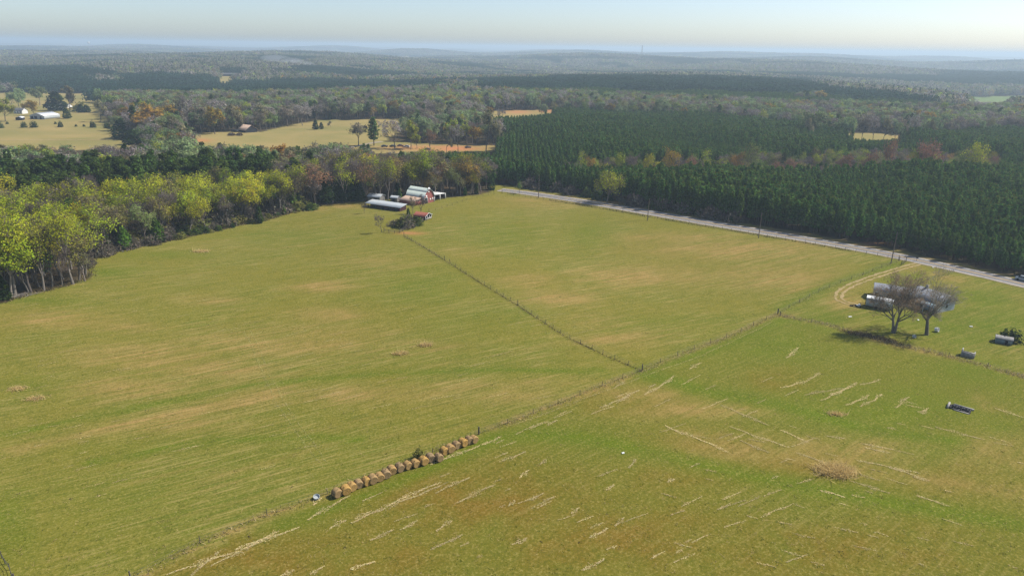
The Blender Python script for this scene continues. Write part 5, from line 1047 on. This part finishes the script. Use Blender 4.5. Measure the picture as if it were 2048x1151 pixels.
for q in [(1005, 872, 860, 930), (700, 990, 615, 1040), (880, 970, 700, 1045), (882, 963, 770, 1013), (745, 1022, 710, 1038), (990, 969, 908, 1008), (1052, 903, 1000, 925), (1093, 918, 1078, 928), (924, 1068, 860, 1098), (696, 1040, 660, 1056), (600, 1054, 480, 1098), (560, 1060, 470, 1100), (480, 1100, 330, 1150), (440, 1100, 380, 1150), (520, 1085, 420, 1130), (645, 995, 630, 1010), (940, 955, 870, 985), (1055, 1075, 1020, 1090), (1215, 1055, 1180, 1076), (1250, 1035, 1228, 1050), (1210, 1118, 1165, 1143), (905, 1040, 870, 1060), (790, 1060, 740, 1080), (835, 1042, 800, 1058), (650, 1130, 620, 1148), (750, 1120, 700, 1140), (590, 1140, 560, 1152),
          (1280, 780, 1200, 815), (1350, 752, 1290, 790), (1262, 790, 1230, 806), (1405, 725, 1378, 738), (1250, 762, 1225, 776), (1310, 768, 1300, 775), (1115, 840, 1095, 850), (1270, 917, 1255, 935), (1228, 968, 1212, 980), (1350, 958, 1336, 964), (1060, 940, 1040, 955), (1090, 985, 1060, 1000), (1030, 1000, 1015, 1012), (1160, 1015, 1145, 1028),
          (1715, 765, 1660, 790), (1700, 776, 1640, 800), (1640, 745, 1615, 758), (1600, 695, 1578, 710), (1590, 706, 1570, 715), (1760, 758, 1720, 770), (1740, 790, 1690, 810), (1765, 788, 1745, 800), (1820, 793, 1790, 815), (1850, 818, 1838, 826), (1856, 815, 1845, 828), (1620, 760, 1560, 775), (1685, 775, 1610, 790), (1750, 800, 1720, 813),
          (1440, 810, 1540, 850), (1330, 850, 1460, 905), (1460, 853, 1580, 895), (1870, 852, 1970, 880), (1650, 870, 1690, 876), (1640, 925, 1760, 960), (1710, 920, 1840, 945), (1780, 935, 1860, 960), (1590, 905, 1650, 925), (1720, 885, 1790, 900), (1730, 895, 1780, 905), (1775, 855, 1790, 857), (1990, 815, 2048, 835), (1560, 860, 1620, 885), (1480, 880, 1540, 905), (1640, 980, 1690, 995), (1830, 990, 1900, 1012), (1700, 960, 1780, 985)]: streak(*q, .26 if q[1] > 860 else .3, 46)
for i in range(100):      # lesser wisps that follow the mowing
    u = srng.uniform(330, 1640); v = srng.uniform(760, 1150)
    if not inpoly(np.array([u]), np.array([v]), [(330, 1150), (700, 1010), (960, 890), (1285, 755), (1520, 660), (1640, 700), (1640, 1150)])[0]: continue
    dx = srng.uniform(10, 55); streak(u, v, u+dx, v-dx*srng.uniform(.32, .5), .12, 26, (.50, .40, .19))
for i in range(45):
    u = srng.uniform(1300, 2040); v = srng.uniform(800, 1140); dx = srng.uniform(12, 50); streak(u, v, u+dx, v+dx*srng.uniform(.2, .35), .12, 22, (.48, .38, .18))
for i in range(120):
    u = srng.uniform(10, 1150); v = srng.uniform(600, 1000)
    if v > 985-(u-300)*.27+20 and u > 250: continue
    dx = srng.uniform(14, 60); streak(u, v, u+dx, v-dx*srng.uniform(.16, .26), .10, 18, (.48, .38, .17))
for T in ([(1235, 772), (1300, 748), (1400, 712), (1470, 680), (1548, 642)], [(1020, 852), (1130, 812), (1235, 772)], [(1330, 722), (1400, 695), (1470, 664), (1530, 632)]):
    for a, b in zip(T[:-1], T[1:]): streak(*a, *b, .14, 14, (.46, .37, .17))
for off in (0, 13):       # an old wheel track across the pasture
    T = [(488+off, 660), (505+off, 695), (525+off, 745), (550+off*1.3, 800), (585+off*1.4, 855), (620+off*1.4, 900), (640+off*1.2, 925)]
    for a, b in zip(T[:-1], T[1:]): streak(*a, *b, .16, 9, (.36, .33, .12))
o = link('straw', SM.mesh('straw', foliage_mat('raked_straw', .08, False))); tag(o, 'pale wisps of raked straw left on the mown fields', None, None, 'stuff')

TM = MB()      # tufts and droppings that roughen the sward
for n_, cc, h_, sp_, w_ in ((1500, (.16, .175, .024), .10, .26, .08), (1800, (.44, .34, .14), .10, .3, .06), (50, (.07, .055, .035), .07, .2, .12)):
    u_ = rng.uniform(-30, 2080, n_*4); v_ = rng.uniform(392, 1170, n_*4)
    k_ = inpoly(u_, v_, PASTURE) & (rng.uniform(size=n_*4) < (330/np.maximum(v_-260, 60))**-.0)
    pts_ = [G(a, b) for a, b in zip(u_[k_][:n_], v_[k_][:n_])]; c_ = np.repeat(np.array(pts_), 7, 0); c_[:, :2] += rng.normal(0, sp_, (len(c_), 2)); blades(TM, c_, h_, w_, cc, rng, 1.5)
tag(link('grass_tufts', TM.mesh('grass_tufts', M_STRAW)), 'scattered grass tufts and droppings over the pastures', None, None, 'stuff')

# ------------------------------------------------------------------ far towers
def far_xy(u, dist): d = ray(u, 90); return d[0]/d[1]*dist, dist
x_, y_ = far_xy(178, 4300); zb = H1(x_, y_); o = thing('water_tower', (x_, y_, zb), 0, 'white water tower standing against the hazy skyline', 'water tower'); ztop = 61-zb
mb = MB(); a_ = np.linspace(0, math.pi, 9); b_ = np.arange(16)*6.2832/16; V = [(8*math.sin(p_)*math.cos(q_), 8*math.sin(p_)*math.sin(q_), ztop-6+5.5*math.cos(p_)) for p_ in a_ for q_ in b_]; i, j = np.meshgrid(np.arange(8), np.arange(16), indexing='ij'); i = i.ravel(); j = j.ravel(); k = (j+1) % 16; mb.add(V, np.stack([i*16+j, (i+1)*16+j, (i+1)*16+k, i*16+k], -1)); link('tank', mb.mesh('tank', M_SKYL, True), o)
for q_ in range(6): mb = MB(); mb.tube((7*math.cos(q_*1.047), 7*math.sin(q_*1.047), 0), (6*math.cos(q_*1.047), 6*math.sin(q_*1.047), ztop-6), .4, .4, 5); link('leg', mb.mesh('tower_leg', M_STEEL), o)
x_, y_ = far_xy(1285, 4300); zb = H1(x_, y_); o = thing('chimney_stack', (x_, y_, zb), 0, 'tall thin chimney stack rising over the hazy skyline', 'chimney'); mb = MB(); mb.tube((0, 0, 0), (0, 0, 84-zb), 3.4, 2.2, 12); link('shaft', mb.mesh('shaft', M_CONC), o); mb = MB(); mb.tube((0, 0, 84-zb-6), (0, 0, 84-zb-4), 2.9, 2.9, 12); link('collar', mb.mesh('collar', M_STEEL), o)
# ------------------------------------------------------------------ air, sky, sun
def volmat(name, color, dens, aniso):
    m, nt, ns, ls = newmat(name); out = N(nt, 'ShaderNodeOutputMaterial'); v = N(nt, 'ShaderNodeVolumePrincipled')
    v.inputs['Color'].default_value = (*color, 1); v.inputs['Density'].default_value = dens; v.inputs['Anisotropy'].default_value = aniso
    ls.new(v.outputs[0], out.inputs['Volume']); return m
HZ = 33000.
zlow = -60.
mb = MB(); mb.box((0, 0, (zlow+92)/2), (2*HZ, 2*HZ, 92-zlow)); o = link('haze', mb.mesh('haze', volmat('haze', (.71, .88, 1.), HAZE_D, .15))); tag(o, 'pale blue haze lying over the country', None, None, 'stuff')
p = G(612, 139)
mb = MB(); a_ = np.linspace(0, math.pi, 9); b_ = np.arange(14)*6.2832/14
for ox, oy, oz, rx, rz_ in ((0, 0, 8, 26, 12), (-34, 0, 17, 34, 11), (-78, 10, 25, 40, 9)):
    V = [(ox+rx*math.sin(t)*math.cos(q), oy+18*math.sin(t)*math.sin(q), oz+rz_*math.cos(t)) for t in a_ for q in b_]
    i, j = np.meshgrid(np.arange(8), np.arange(14), indexing='ij'); i = i.ravel(); j = j.ravel(); k = (j+1) % 14; mb.add(V, np.stack([i*14+j, (i+1)*14+j, (i+1)*14+k, i*14+k], -1))
o = link('smoke', mb.mesh('smoke', volmat('smoke', (.93, .95, 1.), .011, .1), True), None, p); tag(o, 'thin pale smoke drifting over the far woods', None, None, 'stuff')
w = bpy.data.worlds.new('World'); scn.world = w; w.use_nodes = True; nt = w.node_tree; bg = nt.nodes['Background']
sky = nt.nodes.new('ShaderNodeTexSky'); sky.sky_type = 'NISHITA'; sky.sun_disc = False
SUN_EL, SUN_AZ = R(47), R(75)          # azimuth clockwise from straight ahead
sky.sun_elevation = SUN_EL; sky.sun_rotation = SUN_AZ; sky.altitude = 200; sky.air_density = .72; sky.dust_density = 1.1; sky.ozone_density = 1.2
nt.links.new(sky.outputs[0], bg.inputs[0]); bg.inputs[1].default_value = SKY_S
sd = bpy.data.lights.new('sun', 'SUN'); sd.energy = SUN_S; sd.angle = R(.53); sd.color = (1, .95, .87)
so = bpy.data.objects.new('sun', sd); COL.objects.link(so)
dv = Vector((math.sin(SUN_AZ)*math.cos(SUN_EL), math.cos(SUN_AZ)*math.cos(SUN_EL), math.sin(SUN_EL))); so.rotation_euler = (-dv).to_track_quat('-Z', 'Y').to_euler(); so.location = (120, 60, 160)
so['kind'] = 'helper'; cam['kind'] = 'helper'
scn.view_settings.view_transform = 'Standard'; scn.view_settings.look = 'None'; scn.view_settings.exposure = EXPO; scn.view_settings.gamma = 1; scn.view_settings.use_curve_mapping = False
cy = scn.cycles; cy.max_bounces = 6; cy.diffuse_bounces = 3; cy.glossy_bounces = 2; cy.transmission_bounces = 3; cy.volume_bounces = 0; cy.transparent_max_bounces = 6
cy.use_denoising = True; cy.denoising_prefilter = 'NONE'; cy.denoiser = 'OPENIMAGEDENOISE'; cy.denoising_input_passes = 'RGB_ALBEDO_NORMAL'; cy.use_adaptive_sampling = False; cy.caustics_reflective = False; cy.caustics_refractive = False; cy.sample_clamp_indirect = 4
scn.render.film_transparent = False
